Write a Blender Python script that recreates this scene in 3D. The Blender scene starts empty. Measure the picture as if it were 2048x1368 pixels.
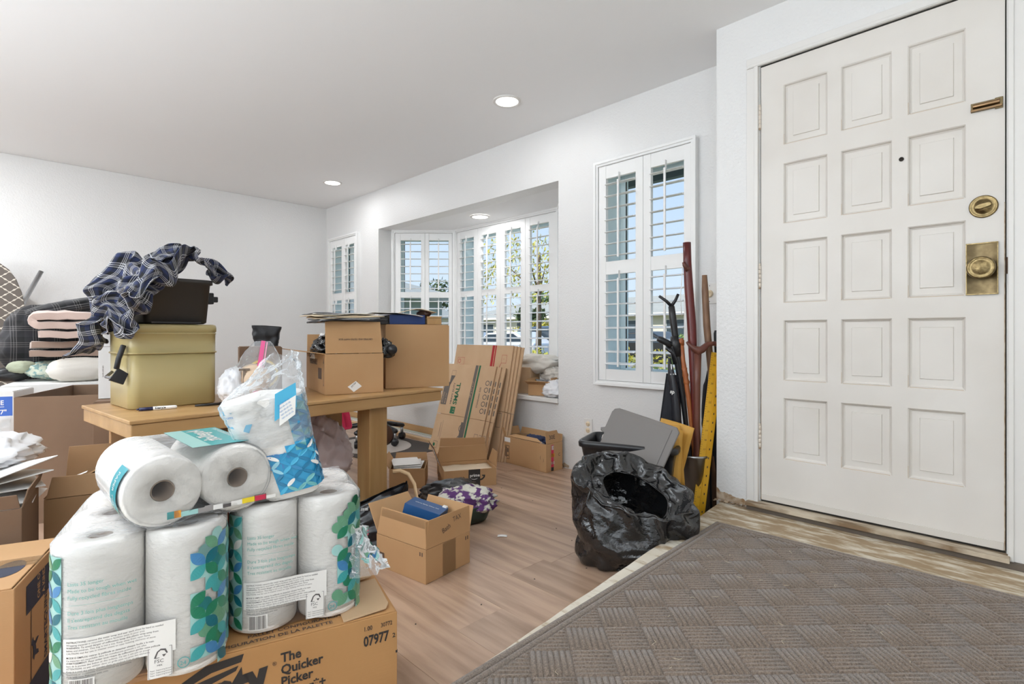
import bpy, math, random
from mathutils import Vector, Matrix, noise
R = math.radians
C = bpy.context.scene.collection
SC = bpy.context.scene
random.seed(7)

# ---------------------------------------------------------------- camera, world, lights, exposure
cam_d = bpy.data.cameras.new('camera'); cam = bpy.data.objects.new('camera', cam_d); C.objects.link(cam)
cam.location = (0, 0, .953); cam.rotation_euler = (R(90), 0, R(45.2))
cam_d.sensor_width = 36; cam_d.lens = 1061 / 2048 * 36; cam_d.shift_y = -15 / 2048; cam_d.clip_start = .02
SC.camera = cam
SC.view_settings.view_transform = 'Standard'; SC.view_settings.look = 'None'
SC.view_settings.gamma = 1; SC.view_settings.use_curve_mapping = False
SC.view_settings.exposure = 0.22
SC.cycles.use_denoising = True
SC.cycles.max_bounces = 10; SC.cycles.diffuse_bounces = 6; SC.cycles.transparent_max_bounces = 24
SC.cycles.sample_clamp_indirect = 4.0; SC.cycles.caustics_reflective = False; SC.cycles.caustics_refractive = False

W = bpy.data.worlds.new('sky'); SC.world = W; W.use_nodes = True
nt = W.node_tree; nt.nodes.clear()
o_ = nt.nodes.new('ShaderNodeOutputWorld'); b_ = nt.nodes.new('ShaderNodeBackground')
tc = nt.nodes.new('ShaderNodeTexCoord'); sx = nt.nodes.new('ShaderNodeSeparateXYZ'); cr = nt.nodes.new('ShaderNodeValToRGB')
cr.color_ramp.elements[0].position = 0.0; cr.color_ramp.elements[0].color = (.66, .78, .90, 1)
cr.color_ramp.elements[1].position = .6; cr.color_ramp.elements[1].color = (.30, .52, .86, 1)
nt.links.new(tc.outputs['Generated'], sx.inputs[0]); nt.links.new(sx.outputs['Z'], cr.inputs[0])
nt.links.new(cr.outputs[0], b_.inputs[0]); nt.links.new(b_.outputs[0], o_.inputs[0]); b_.inputs[1].default_value = 1.0

def light(name, kind, loc, rot, energy, color=(1, 1, 1), size=.2, **k):
    d = bpy.data.lights.new(name, kind); d.energy = energy; d.color = color
    if kind == 'AREA':
        d.shape = k.get('shape', 'DISK'); d.size = size
        if 'size_y' in k: d.size_y = k['size_y']
    if kind == 'SUN': d.angle = R(.6)
    o = bpy.data.objects.new(name, d); o.location = loc; o.rotation_euler = rot; C.objects.link(o)
    return o
light('sun', 'SUN', (0, -10, 20), (R(48), 0, R(-28)), 4.6, (1, .95, .86))
# unseen fill lamps added out of view: two brighten the ceiling, one the foreground
light('ceiling_fill', 'AREA', (.75, -.75, 1.5), (R(180), 0, 0), 30, (.85, .93, 1), 1.0)
light('ceiling_fill_far', 'AREA', (-2.1, -2.9, .8), (R(180), 0, 0), 270, (.85, .93, 1), 2.6)
light('rear_fill', 'AREA', (.9, -2.2, 1.5), (R(82), 0, R(45)), 11, (.90, .95, 1), 2.4, shape='RECTANGLE', size_y=1.7)
LAMPS = [(-2.478, 2.415, 2.476), (-5.039, 2.469, 2.476), (-2.478, -.55, 2.476), (-5.039, -.55, 2.476), (-3.743, 3.294, 2.06), (.6, .9, 2.476)]
LAMP_W = [2.4, 4.4, 10, 26, 3.2, 3]

# ---------------------------------------------------------------- mesh helpers
class MB:
    def __init__(s): s.v = []; s.f = []; s.m = []; s.s = []; s.uv = None
    def add(s, vs, fs, mi=0, T=None, smooth=False):
        n = len(s.v)
        s.v += [tuple(T @ Vector(v)) if T else tuple(v) for v in vs]
        s.f += [tuple(i + n for i in f) for f in fs]; s.m += [mi] * len(fs); s.s += [smooth] * len(fs)
        return s
    def box(s, x0, x1, y0, y1, z0, z1, mi=0, T=None):
        v = [(x, y, z) for z in (z0, z1) for y in (y0, y1) for x in (x0, x1)]
        return s.add(v, [(0, 2, 3, 1), (4, 5, 7, 6), (0, 1, 5, 4), (2, 6, 7, 3), (0, 4, 6, 2), (1, 3, 7, 5)], mi, T)
    def prism(s, pts, z0, z1, mi=0, T=None):      # pts counter-clockwise in xy
        n = len(pts)
        v = [(p[0], p[1], z0) for p in pts] + [(p[0], p[1], z1) for p in pts]
        f = [tuple(range(n))[::-1], tuple(range(n, 2 * n))] + [(i, (i + 1) % n, n + (i + 1) % n, n + i) for i in range(n)]
        return s.add(v, f, mi, T)
    def tube(s, path, r, n=10, mi=0, T=None, smooth=True, cap=True, flat=1.0, up=None):
        path = [Vector(p) for p in path]; L = len(path)
        rr = r if isinstance(r, (list, tuple)) else [r] * L
        vs = []; ref = Vector(up) if up else None
        for i, p in enumerate(path):
            d = (path[min(i + 1, L - 1)] - path[max(i - 1, 0)])
            d = d.normalized() if d.length > 1e-9 else Vector((0, 0, 1))
            if ref is None: ref = Vector((0, 0, 1)) if abs(d.z) < .9 else Vector((1, 0, 0))
            a = d.cross(ref).normalized(); b = a.cross(d).normalized(); ref = b
            for k in range(n):
                t = 2 * math.pi * k / n
                vs.append(p + a * math.cos(t) * rr[i] + b * math.sin(t) * rr[i] * flat)
        fs = [(i * n + k, i * n + (k + 1) % n, (i + 1) * n + (k + 1) % n, (i + 1) * n + k) for i in range(L - 1) for k in range(n)]
        s.add(vs, fs, mi, T, smooth)
        if cap:
            m = len(s.v) - L * n
            s.f += [tuple(m + k for k in range(n))[::-1], tuple(m + (L - 1) * n + k for k in range(n))]; s.m += [mi] * 2; s.s += [False] * 2
        return s
    def lathe(s, prof, n=24, mi=0, T=None, smooth=True, close=False):   # prof [(r,z)]
        L = len(prof); vs = []
        for r, z in prof:
            for k in range(n):
                t = 2 * math.pi * k / n; vs.append((r * math.cos(t), r * math.sin(t), z))
        rng = range(L if close else L - 1)
        fs = [(i * n + k, i * n + (k + 1) % n, ((i + 1) % L) * n + (k + 1) % n, ((i + 1) % L) * n + k) for i in rng for k in range(n)]
        return s.add(vs, fs, mi, T, smooth)
    def grid(s, nx, ny, fn, mi=0, T=None, smooth=True, wrap=False):
        vs = [fn(i / (nx if wrap else nx - 1), j / (ny - 1)) for j in range(ny) for i in range(nx)]
        m = nx if wrap else nx - 1
        fs = [(j * nx + i, j * nx + (i + 1) % nx, (j + 1) * nx + (i + 1) % nx, (j + 1) * nx + i) for j in range(ny - 1) for i in range(m)]
        return s.add(vs, fs, mi, T, smooth)
    def flip(s): s.f = [f[::-1] for f in s.f]; return s
    def mesh(s, name, mats):
        me = bpy.data.meshes.new(name); me.from_pydata(s.v, [], s.f)
        for m in (mats if isinstance(mats, (list, tuple)) else [mats]): me.materials.append(m)
        me.polygons.foreach_set('material_index', s.m); me.polygons.foreach_set('use_smooth', s.s)
        me.update(); return me
    def obj(s, name, mats, parent=None, bevel=0, loc=None, rot=None, solid=0, sub=0, seg=2):
        o = bpy.data.objects.new(name, s.mesh(name, mats)); C.objects.link(o)
        if parent: o.parent = parent
        if loc: o.location = loc
        if rot: o.rotation_euler = rot
        if solid: md = o.modifiers.new('s', 'SOLIDIFY'); md.thickness = solid; md.offset = 0
        if bevel: md = o.modifiers.new('b', 'BEVEL'); md.width = bevel; md.segments = seg; md.limit_method = 'ANGLE'
        if sub: md = o.modifiers.new('u', 'SUBSURF'); md.levels = sub; md.render_levels = sub
        return o

def tag(o, label=None, cat=None, group=None, kind=None):
    if label: o['label'] = label
    if cat: o['category'] = cat
    if group: o['group'] = group
    if kind: o['kind'] = kind
    return o
def empty(name, loc=(0, 0, 0), rz=0, rot=None, parent=None):
    o = bpy.data.objects.new(name, None); C.objects.link(o); o.empty_display_size = .05
    o.location = loc; o.rotation_euler = rot or (0, 0, rz)
    if parent: o.parent = parent
    return o
def thing(name, label, cat, loc=(0, 0, 0), rz=0, group=None, rot=None):
    return tag(empty(name, loc, rz, rot), label, cat, group)
def TR(loc=(0, 0, 0), rot=(0, 0, 0), sc=None):
    m = Matrix.Translation(loc) @ __import__('mathutils').Euler(rot).to_matrix().to_4x4()
    if sc: m = m @ Matrix.Diagonal((*sc, 1))
    return m
def fbm(p, sc=1, oct=3):
    v = Vector(p) * sc; a = 1; t = 0
    for _ in range(oct): t += a * noise.noise(v); v = v * 2.03; a *= .5
    return t

# text and flat print: 2D meshes mapped onto a surface by fn(x, y) -> 3D point
_font_cache = {}
def text2d(body, size=1.0, align='LEFT', bold=0.0, res=2, space=1.0):
    key = (body, align, bold, res, space)
    if key not in _font_cache:
        cu = bpy.data.curves.new('t', 'FONT'); cu.body = body; cu.size = 1; cu.align_x = align; cu.offset = bold
        cu.resolution_u = res; cu.space_character = space
        o = bpy.data.objects.new('t', cu); C.objects.link(o)
        dg = bpy.context.evaluated_depsgraph_get(); dg.update()
        me = bpy.data.meshes.new_from_object(o.evaluated_get(dg))
        _font_cache[key] = ([(v.co.x, v.co.y) for v in me.vertices], [tuple(p.vertices) for p in me.polygons])
        bpy.data.objects.remove(o); bpy.data.curves.remove(cu); bpy.data.meshes.remove(me)
    vs, fs = _font_cache[key]
    return [(x * size, y * size) for x, y in vs], fs
class Print:
    """a sheet of flat print; every shape goes through one map"""
    def __init__(s, fn): s.fn = fn; s.mb = MB()
    def poly(s, pts, mi=0, lift=0):
        s.mb.add([s.fn(x, y, lift) for x, y in pts], [tuple(range(len(pts)))], mi, None, False); return s
    def rect(s, x0, y0, x1, y1, mi=0, lift=0, n=1):
        for i in range(n):
            a = x0 + (x1 - x0) * i / n; b = x0 + (x1 - x0) * (i + 1) / n
            s.poly([(a, y0), (b, y0), (b, y1), (a, y1)], mi, lift)
        return s
    def frame(s, x0, y0, x1, y1, w, mi=0, lift=0):
        s.rect(x0, y0, x1, y0 + w, mi, lift); s.rect(x0, y1 - w, x1, y1, mi, lift)
        s.rect(x0, y0, x0 + w, y1, mi, lift); return s.rect(x1 - w, y0, x1, y1, mi, lift)
    def text(s, body, x, y, size, mi=0, rot=0, sx=1, lift=.0002, **k):
        vs, fs = text2d(body, size, **k); c, n = math.cos(rot), math.sin(rot)
        s.mb.add([s.fn(x + (a * sx * c - b * n), y + (a * sx * n + b * c), lift) for a, b in vs], fs, mi); return s
    def strip(s, lo, hi, mi, lift):
        n = len(lo); P = [s.fn(x, y, lift) for x, y in lo] + [s.fn(x, y, lift) for x, y in hi]
        s.mb.add(P, [(i, i + 1, n + i + 1, n + i) for i in range(n - 1)], mi); return s
    def disc(s, x, y, r, mi=0, lift=0, n=20, ry=None, rin=0):
        ry = ry or r
        P = [(x + r * math.cos(2 * math.pi * i / n), y + ry * math.sin(2 * math.pi * i / n)) for i in range(n)]
        if not rin:
            k = n // 2; A = [math.pi - math.pi * i / k for i in range(k + 1)]
            return s.strip([(x + r * math.cos(a), y - ry * math.sin(a)) for a in A], [(x + r * math.cos(a), y + ry * math.sin(a)) for a in A], mi, lift)
        for i in range(n):
            a, b = P[i], P[(i + 1) % n]; q = lambda p: (x + (p[0] - x) * rin, y + (p[1] - y) * rin)
            s.poly([a, b, q(b), q(a)], mi, lift)
        return s
    def petal(s, x, y, L, ang, mi=0, lift=0, wd=.30, n=8):
        c, d = math.cos(ang), math.sin(ang); lo = []; hi = []
        for i in range(n + 1):
            t = i / n; w = wd * L * (1 - (2 * t - 1) ** 2) * .8; a = (t - .5) * L
            for sg, ls in ((-1, lo), (1, hi)): ls.append((x + a * c - sg * w * d, y + a * d + sg * w * c))
        return s.strip(lo, hi, mi, lift)
    def obj(s, name, mats, parent, label=None):
        o = s.mb.obj(name, mats, parent)
        if label: o['label'] = label
        return o

# ---------------------------------------------------------------- materials
def mk(name, col, rough=.6, metal=0, col2=None, vs=8, vstr=(1, 1, 1), detail=3, lo=.35, hi=.65, bump=0, bs=200, bstr=(1, 1, 1),
       bd=.002, coat=0, trans=0, emit=None, estr=0, spec=.5, alpha=1, sub=0, sheen=0, rnd=0):
    m = bpy.data.materials.new(name); m.use_nodes = True; t = m.node_tree; N = t.nodes; L = t.links
    p = N['Principled BSDF']; p.inputs['Base Color'].default_value = (*col, 1); p.inputs['Roughness'].default_value = rough
    p.inputs['Metallic'].default_value = metal; p.inputs['Coat Weight'].default_value = coat; p.inputs['Coat Roughness'].default_value = .1
    p.inputs['Transmission Weight'].default_value = trans; p.inputs['Specular IOR Level'].default_value = spec; p.inputs['Alpha'].default_value = alpha
    p.inputs['Sheen Weight'].default_value = sheen
    if emit: p.inputs['Emission Color'].default_value = (*emit, 1); p.inputs['Emission Strength'].default_value = estr
    tc = N.new('ShaderNodeTexCoord')
    def nz(scale, st, det):
        mp = N.new('ShaderNodeMapping'); mp.inputs['Scale'].default_value = st; L.new(tc.outputs['Object'], mp.inputs[0])
        n = N.new('ShaderNodeTexNoise'); n.inputs['Scale'].default_value = scale; n.inputs['Detail'].default_value = det
        if rnd:
            oi = N.new('ShaderNodeObjectInfo'); va = N.new('ShaderNodeVectorMath'); va.operation = 'MULTIPLY_ADD'
            va.inputs[1].default_value = (37, 91, 53); L.new(oi.outputs['Random'], va.inputs[0]); L.new(mp.outputs[0], va.inputs[2]); L.new(va.outputs[0], n.inputs[0])
        else: L.new(mp.outputs[0], n.inputs[0])
        return n
    if col2:
        n = nz(vs, vstr, detail); r = N.new('ShaderNodeValToRGB'); r.color_ramp.elements[0].position = lo; r.color_ramp.elements[1].position = hi
        r.color_ramp.elements[0].color = (*col, 1); r.color_ramp.elements[1].color = (*col2, 1)
        L.new(n.outputs[0], r.inputs[0]); out = r.outputs[0]
        if rnd:
            oi = N.new('ShaderNodeObjectInfo'); mr = N.new('ShaderNodeMapRange'); mr.inputs[3].default_value = 1 - rnd; mr.inputs[4].default_value = 1 + rnd
            L.new(oi.outputs['Random'], mr.inputs[0]); mx = N.new('ShaderNodeMix'); mx.data_type = 'RGBA'; mx.blend_type = 'MULTIPLY'; mx.inputs[0].default_value = 1
            L.new(out, mx.inputs[6]); L.new(mr.outputs[0], mx.inputs[7]); out = mx.outputs[2]
        L.new(out, p.inputs['Base Color'])
    if bump:
        n = nz(bs, bstr, 3); b = N.new('ShaderNodeBump'); b.inputs['Strength'].default_value = bump; b.inputs['Distance'].default_value = bd
        L.new(n.outputs[0], b.inputs['Height']); L.new(b.outputs[0], p.inputs['Normal'])
    return m
def film_mat(name, col, fac, rough=.12, bump=.6, bs=25, ior=1.35):
    m = bpy.data.materials.new(name); m.use_nodes = True; t = m.node_tree; N = t.nodes; L = t.links; N.clear()
    o = N.new('ShaderNodeOutputMaterial'); mx = N.new('ShaderNodeMixShader'); tr = N.new('ShaderNodeBsdfTransparent'); p = N.new('ShaderNodeBsdfPrincipled')
    p.inputs['Base Color'].default_value = (*col, 1); p.inputs['Roughness'].default_value = rough; p.inputs['Specular IOR Level'].default_value = .8
    tc = N.new('ShaderNodeTexCoord'); n = N.new('ShaderNodeTexNoise'); n.inputs['Scale'].default_value = bs; n.inputs['Detail'].default_value = 4
    n.inputs['Distortion'].default_value = 1.2
    L.new(tc.outputs['Object'], n.inputs[0]); b = N.new('ShaderNodeBump'); b.inputs['Strength'].default_value = bump; b.inputs['Distance'].default_value = .01
    L.new(n.outputs[0], b.inputs['Height']); L.new(b.outputs[0], p.inputs['Normal'])
    fr = N.new('ShaderNodeFresnel'); fr.inputs[0].default_value = ior; L.new(b.outputs[0], fr.inputs['Normal'])
    ad = N.new('ShaderNodeMath'); ad.operation = 'ADD'; ad.use_clamp = True; ad.inputs[1].default_value = fac; L.new(fr.outputs[0], ad.inputs[0])
    L.new(ad.outputs[0], mx.inputs[0]); L.new(tr.outputs[0], mx.inputs[1]); L.new(p.outputs[0], mx.inputs[2]); L.new(mx.outputs[0], o.inputs[0])
    return m

WALLC = (.745, .74, .73)
m_wall = mk('wall_paint', WALLC, .38, bump=.8, bs=85, spec=.5, bd=.003)
m_ceil = mk('ceiling_paint', (.84, .84, .84), .8, bump=.12, bs=60)
m_white = mk('white_trim_paint', (.73, .71, .68), .35)
m_shut = mk('white_shutter_paint', (.84, .84, .83), .35)
m_door = mk('aged_door_paint', (.71, .675, .63), .42, col2=(.66, .62, .57), vs=3, bump=.05, bs=30)
m_grime = mk('brown_grime', (.30, .18, .09), .8, col2=(.55, .45, .34), vs=30)
m_brass = mk('aged_brass', (.13, .095, .05), .38, 1, col2=(.20, .15, .08), vs=40)
m_brass_hi = mk('polished_brass', (.30, .225, .11), .3, 1, col2=(.18, .13, .06), vs=90, bump=.3, bs=250)
m_dark = mk('dark_gap', (.03, .025, .02), .9)
m_black = mk('black_plastic', (.012, .012, .014), .35)
m_blackcloth = mk('black_cloth', (.012, .013, .018), .85, bump=.3, bs=300)
m_glass = film_mat('window_glass', (.9, .95, 1), 0.0, .02, 0, ior=1.14)
m_lamp = mk('lamp_diffuser', (1, 1, 1), .5, emit=(1, .97, .92), estr=3.2)
m_board = mk('cardboard', (.47, .27, .125), .78, col2=(.50, .30, .145), vs=4, vstr=(1, 1, 1), bump=.12, bs=60, bstr=(.2, .2, 6))
m_board4 = mk('cardboard_mid', (.33, .195, .095), .8, col2=(.36, .215, .11), vs=4, bump=.12, bs=60, bstr=(.2, .2, 6))
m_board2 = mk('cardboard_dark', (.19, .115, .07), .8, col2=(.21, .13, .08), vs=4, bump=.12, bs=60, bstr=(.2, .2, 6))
m_board3 = mk('cardboard_pale', (.52, .345, .20), .8, col2=(.56, .38, .23), vs=5, bump=.1, bs=60, bstr=(.2, .2, 6))
m_boardin = mk('cardboard_inside', (.53, .36, .21), .85, col2=(.49, .33, .19), vs=6)
m_paper = mk('white_paper', (.82, .81, .79), .75)
m_cream = mk('cream_paper', (.78, .66, .48), .75, col2=(.70, .56, .38), vs=5)
m_ink = mk('black_ink', (.035, .03, .028), .7)
m_inkbrown = mk('brown_ink', (.11, .07, .05), .7)
m_tape = film_mat('packing_tape', (.45, .30, .16), .18, .12, .2, 60)
m_steel = mk('grey_metal', (.45, .46, .47), .3, 1)

# ---------------------------------------------------------------- cardboard box builder
def cbox(name, label, loc, rz, w, d, h, flaps=(), mat=None, inside=None, group=None, closed=False, t=.005, rot=None, cat='cardboard box', bevel=.0015, bottomz=0):
    """local frame: front-left corner at the origin, x along the front, y to the back. flaps: (side, angle, length[, inset0, inset1]) ;
    angle 0 = straight up, + = outwards, - = inwards"""
    mat = mat or m_board; inside = inside or m_boardin
    e = thing(name, label, cat, loc, rz, group, rot)
    m = MB()
    m.box(0, w, 0, t, 0, h).box(0, w, d - t, d, 0, h).box(0, t, t, d - t, 0, h).box(w - t, w, t, d - t, 0, h).box(t, w - t, t, d - t, 0, t)
    m.obj('box_body', [mat], e, bevel)
    if closed:
        g = .0015
        MB().box(t, w - t, .001, d / 2 - g, h, h + .004).obj('flap', [mat], e, bevel)
        MB().box(t, w - t, d / 2 + g, d - .001, h, h + .004).obj('flap', [mat], e, bevel)
    frames = {'f': ((0, 0, h), 0, w), 'r': ((w, 0, h), 90, d), 'b': ((w, d, h), 180, w), 'l': ((0, d, h), 270, d)}
    for fl in flaps:
        side, ang, ln = fl[:3]; a0 = fl[3] if len(fl) > 3 else .01; a1 = fl[4] if len(fl) > 4 else .01
        p, az, L = frames[side]
        q = MB(); q.prism([(a0 * .3, 0), (L - a1 * .3, 0), (L - a1, ln), (a0, ln)], 0, .004)
        o = q.obj('flap', [mat], e, bevel)
        o.matrix_local = TR(p, (0, 0, R(az))) @ TR((0, .002, .0022), (R(90 + ang), 0, 0))
    return e
def fmap(side, w, d, h, off=.0008):
    """print map for a wall of a cbox, x from the left as seen from outside, y from the bottom"""
    def fn(x, y, lift=0):
        o = off + lift
        return {'f': (x, -o, y), 'r': (w + o, x, y), 'b': (w - x, d + o, y), 'l': (-o, d - x, y), 't': (x, y, h + .004 + o)}[side]
    return fn
def flapmap(p, az, ang, off=.0008, inner=False):
    T = TR(p, (0, 0, R(az))) @ TR((0, .002, 0), (R(90 + ang), 0, 0))
    return lambda x, y, lift=0: tuple(T @ Vector((x, y, (.004 + off + lift) if not inner else -(off + lift))))
def pack(name, label, cat, loc, size, mats, rz=0, rot=None, bevel=.002, group=None):
    """a solid slab (book, folder, envelope) as a single mesh"""
    o = MB().box(0, size[0], 0, size[1], 0, size[2]).obj(name, mats, None, bevel, loc, rot or (0, 0, rz))
    return tag(o, label, cat, group)
# ================================================================ THE ROOM
CH = 2.476; WY = 2.94; DY = 2.594; PZ = .128
def struct(name, mb, mats, bevel=0, parent=None):
    o = mb.obj(name, mats, parent, bevel)
    if not parent: o['kind'] = 'structure'
    return o
# floor: base slab + planks
fl = struct('floor', MB().box(-6.3, -.9, -4, 3.7, -.12, -.012), [mk('subfloor', (.2, .14, .09), .8)])
m_plank = mk('oak_vinyl_plank', (.33, .215, .145), .36, col2=(.50, .345, .245), vs=2.4, vstr=(.9, 9, 1), detail=8, lo=.36, hi=.62, bump=.05, bs=30, bstr=(1, 12, 1), rnd=.13)
pl, pw = 1.219, .1995
pm = MB().box(-pl, 0, 0, pw - .0008, -.011, 0).mesh('plank', [m_plank])
cutm = {}
k = 0
for r in range(-12, 10):
    y = 1.078 + pw * r
    x = -.95 + ((-1.335 + .95) if r == 0 else -random.random() * pl)
    edges = [-.95]; 
    while x > -6.2: edges.append(x); x -= pl
    edges.append(-6.2)
    for a, b in zip(edges[:-1], edges[1:]):
        L = a - b
        if L < .02: continue
        if abs(L - pl) < .01: me = pm
        else: me = MB().box(-L + .0008, 0, 0, pw - .0008, -.011, 0).mesh('plank', [m_plank])
        if y + pw > WY + .05: pass
        o = bpy.data.objects.new('plank', me); C.objects.link(o); o.parent = fl; o.location = (a, y, random.uniform(-.0004, .0002))
# walls
def wallbox(name, boxes, mats=None, bevel=.004):
    m = MB()
    for b in boxes: m.box(*b)
    return struct(name, m, mats or [m_wall], bevel)
BX0, BX1, BZT = -4.956, -2.484, 2.065          # bay opening
WX0, WX1, WZ0, WZ1 = -2.075, -1.47, .68, 2.04   # right window hole
LX0, LX1 = -6.0, -5.42
wallbox('wall_window', [(-6.3, LX0, WY, WY + .15, 0, CH), (LX0, LX1, WY, WY + .15, 0, WZ0), (LX0, LX1, WY, WY + .15, WZ1, CH), (LX1, BX0, WY, WY + .15, 0, CH),
    (BX0, BX1, WY, WY + .15, BZT, CH), (BX0, BX1, WY + .02, WY + .13, 0, .455), (BX1, WX0, WY, WY + .15, 0, CH), (WX0, WX1, WY, WY + .15, 0, WZ0),
    (WX0, WX1, WY, WY + .15, WZ1, CH), (WX1, -.9, WY, WY + .15, 0, CH)], bevel=0)
wallbox('wall_far', [(-6.3, -6.16, -4, WY + .15, 0, CH)])
wallbox('wall_entry', [(-1.161, -1.0, DY, WY + .02, 0, CH), (-1.0, -.95, DY, DY + .14, 0, CH), (-.95, -.10, DY, DY + .14, 2.22, CH), (-.10, 3.0, DY, DY + .14, 0, CH)], bevel=0)
wallbox('wall_right', [(2.86, 3.0, -4, DY + .14, 0, CH)])
wallbox('wall_back', [(-6.3, 3.0, -4.14, -4, 0, CH)])
struct('ceiling', MB().box(-6.3, 3.0, -4.14, DY, CH, CH + .1).box(-6.3, -1.0, DY, WY + .15, CH, CH + .1), [m_ceil])
# roof over the house and its eave outside
m_soffit = mk('grey_soffit', (.16, .20, .21), .8)
struct('trim_eave', MB().box(-8.5, 3.2, WY + .15, 3.78, 2.22, 2.30).box(-8.5, 3.2, 3.74, 3.80, 2.16, 2.42), [m_soffit])
struct('roof', MB().add([(-9, -5, 3.4), (4, -5, 3.4), (4, 3.9, 2.42), (-9, 3.9, 2.42), (-9, -5, 3.5), (4, -5, 3.5), (4, 3.9, 2.5), (-9, 3.9, 2.5)],
       [(0, 3, 2, 1), (4, 5, 6, 7), (0, 1, 5, 4), (2, 3, 7, 6), (1, 2, 6, 5), (0, 4, 7, 3)]), [mk('roof_shingle_dark', (.1, .1, .1), .9)])
# bay: seat slab, ceiling, outer posts
BL0, BL1, BR1, BR0 = (-4.90, 3.07), (-4.434, 3.545), (-3.0, 3.545), (-2.53, 3.07)
m_seat = mk('bay_seat_paint', (.78, .765, .74), .4)
struct('trim_seat', MB().prism([(BX0, WY - .012), (BX1, WY - .012), (BX1, 3.1), (-2.95, 3.72), (-4.48, 3.72), (BX0, 3.1)], .455, .487), [m_seat], .004)
struct('ceiling_bay', MB().prism([(BX0 - .1, WY + .15), (BX1 + .1, WY + .15), (BX1 + .1, 3.2), (-2.85, 3.8), (-4.6, 3.8), (BX0 - .1, 3.2)], BZT, BZT + .12), [m_ceil])
wallbox('wall_bay', [(BX0 - .1, BX0 + .03, WY + .15, 3.13, .1, BZT), (BX1 - .03, BX1 + .1, WY + .15, 3.13, .1, BZT)], bevel=0)
m_ext = mk('outside_frame_paint', (.74, .84, .86), .6)
# walls below the bay windows
struct('wall_bay_lower', MB().prism([(-5.0, 3.1), (-4.5, 3.62), (-2.93, 3.62), (-2.45, 3.1), (-2.45, 3.2), (-2.9, 3.75), (-4.56, 3.75), (-5.05, 3.2)], .0, .60), [m_wall])

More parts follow.
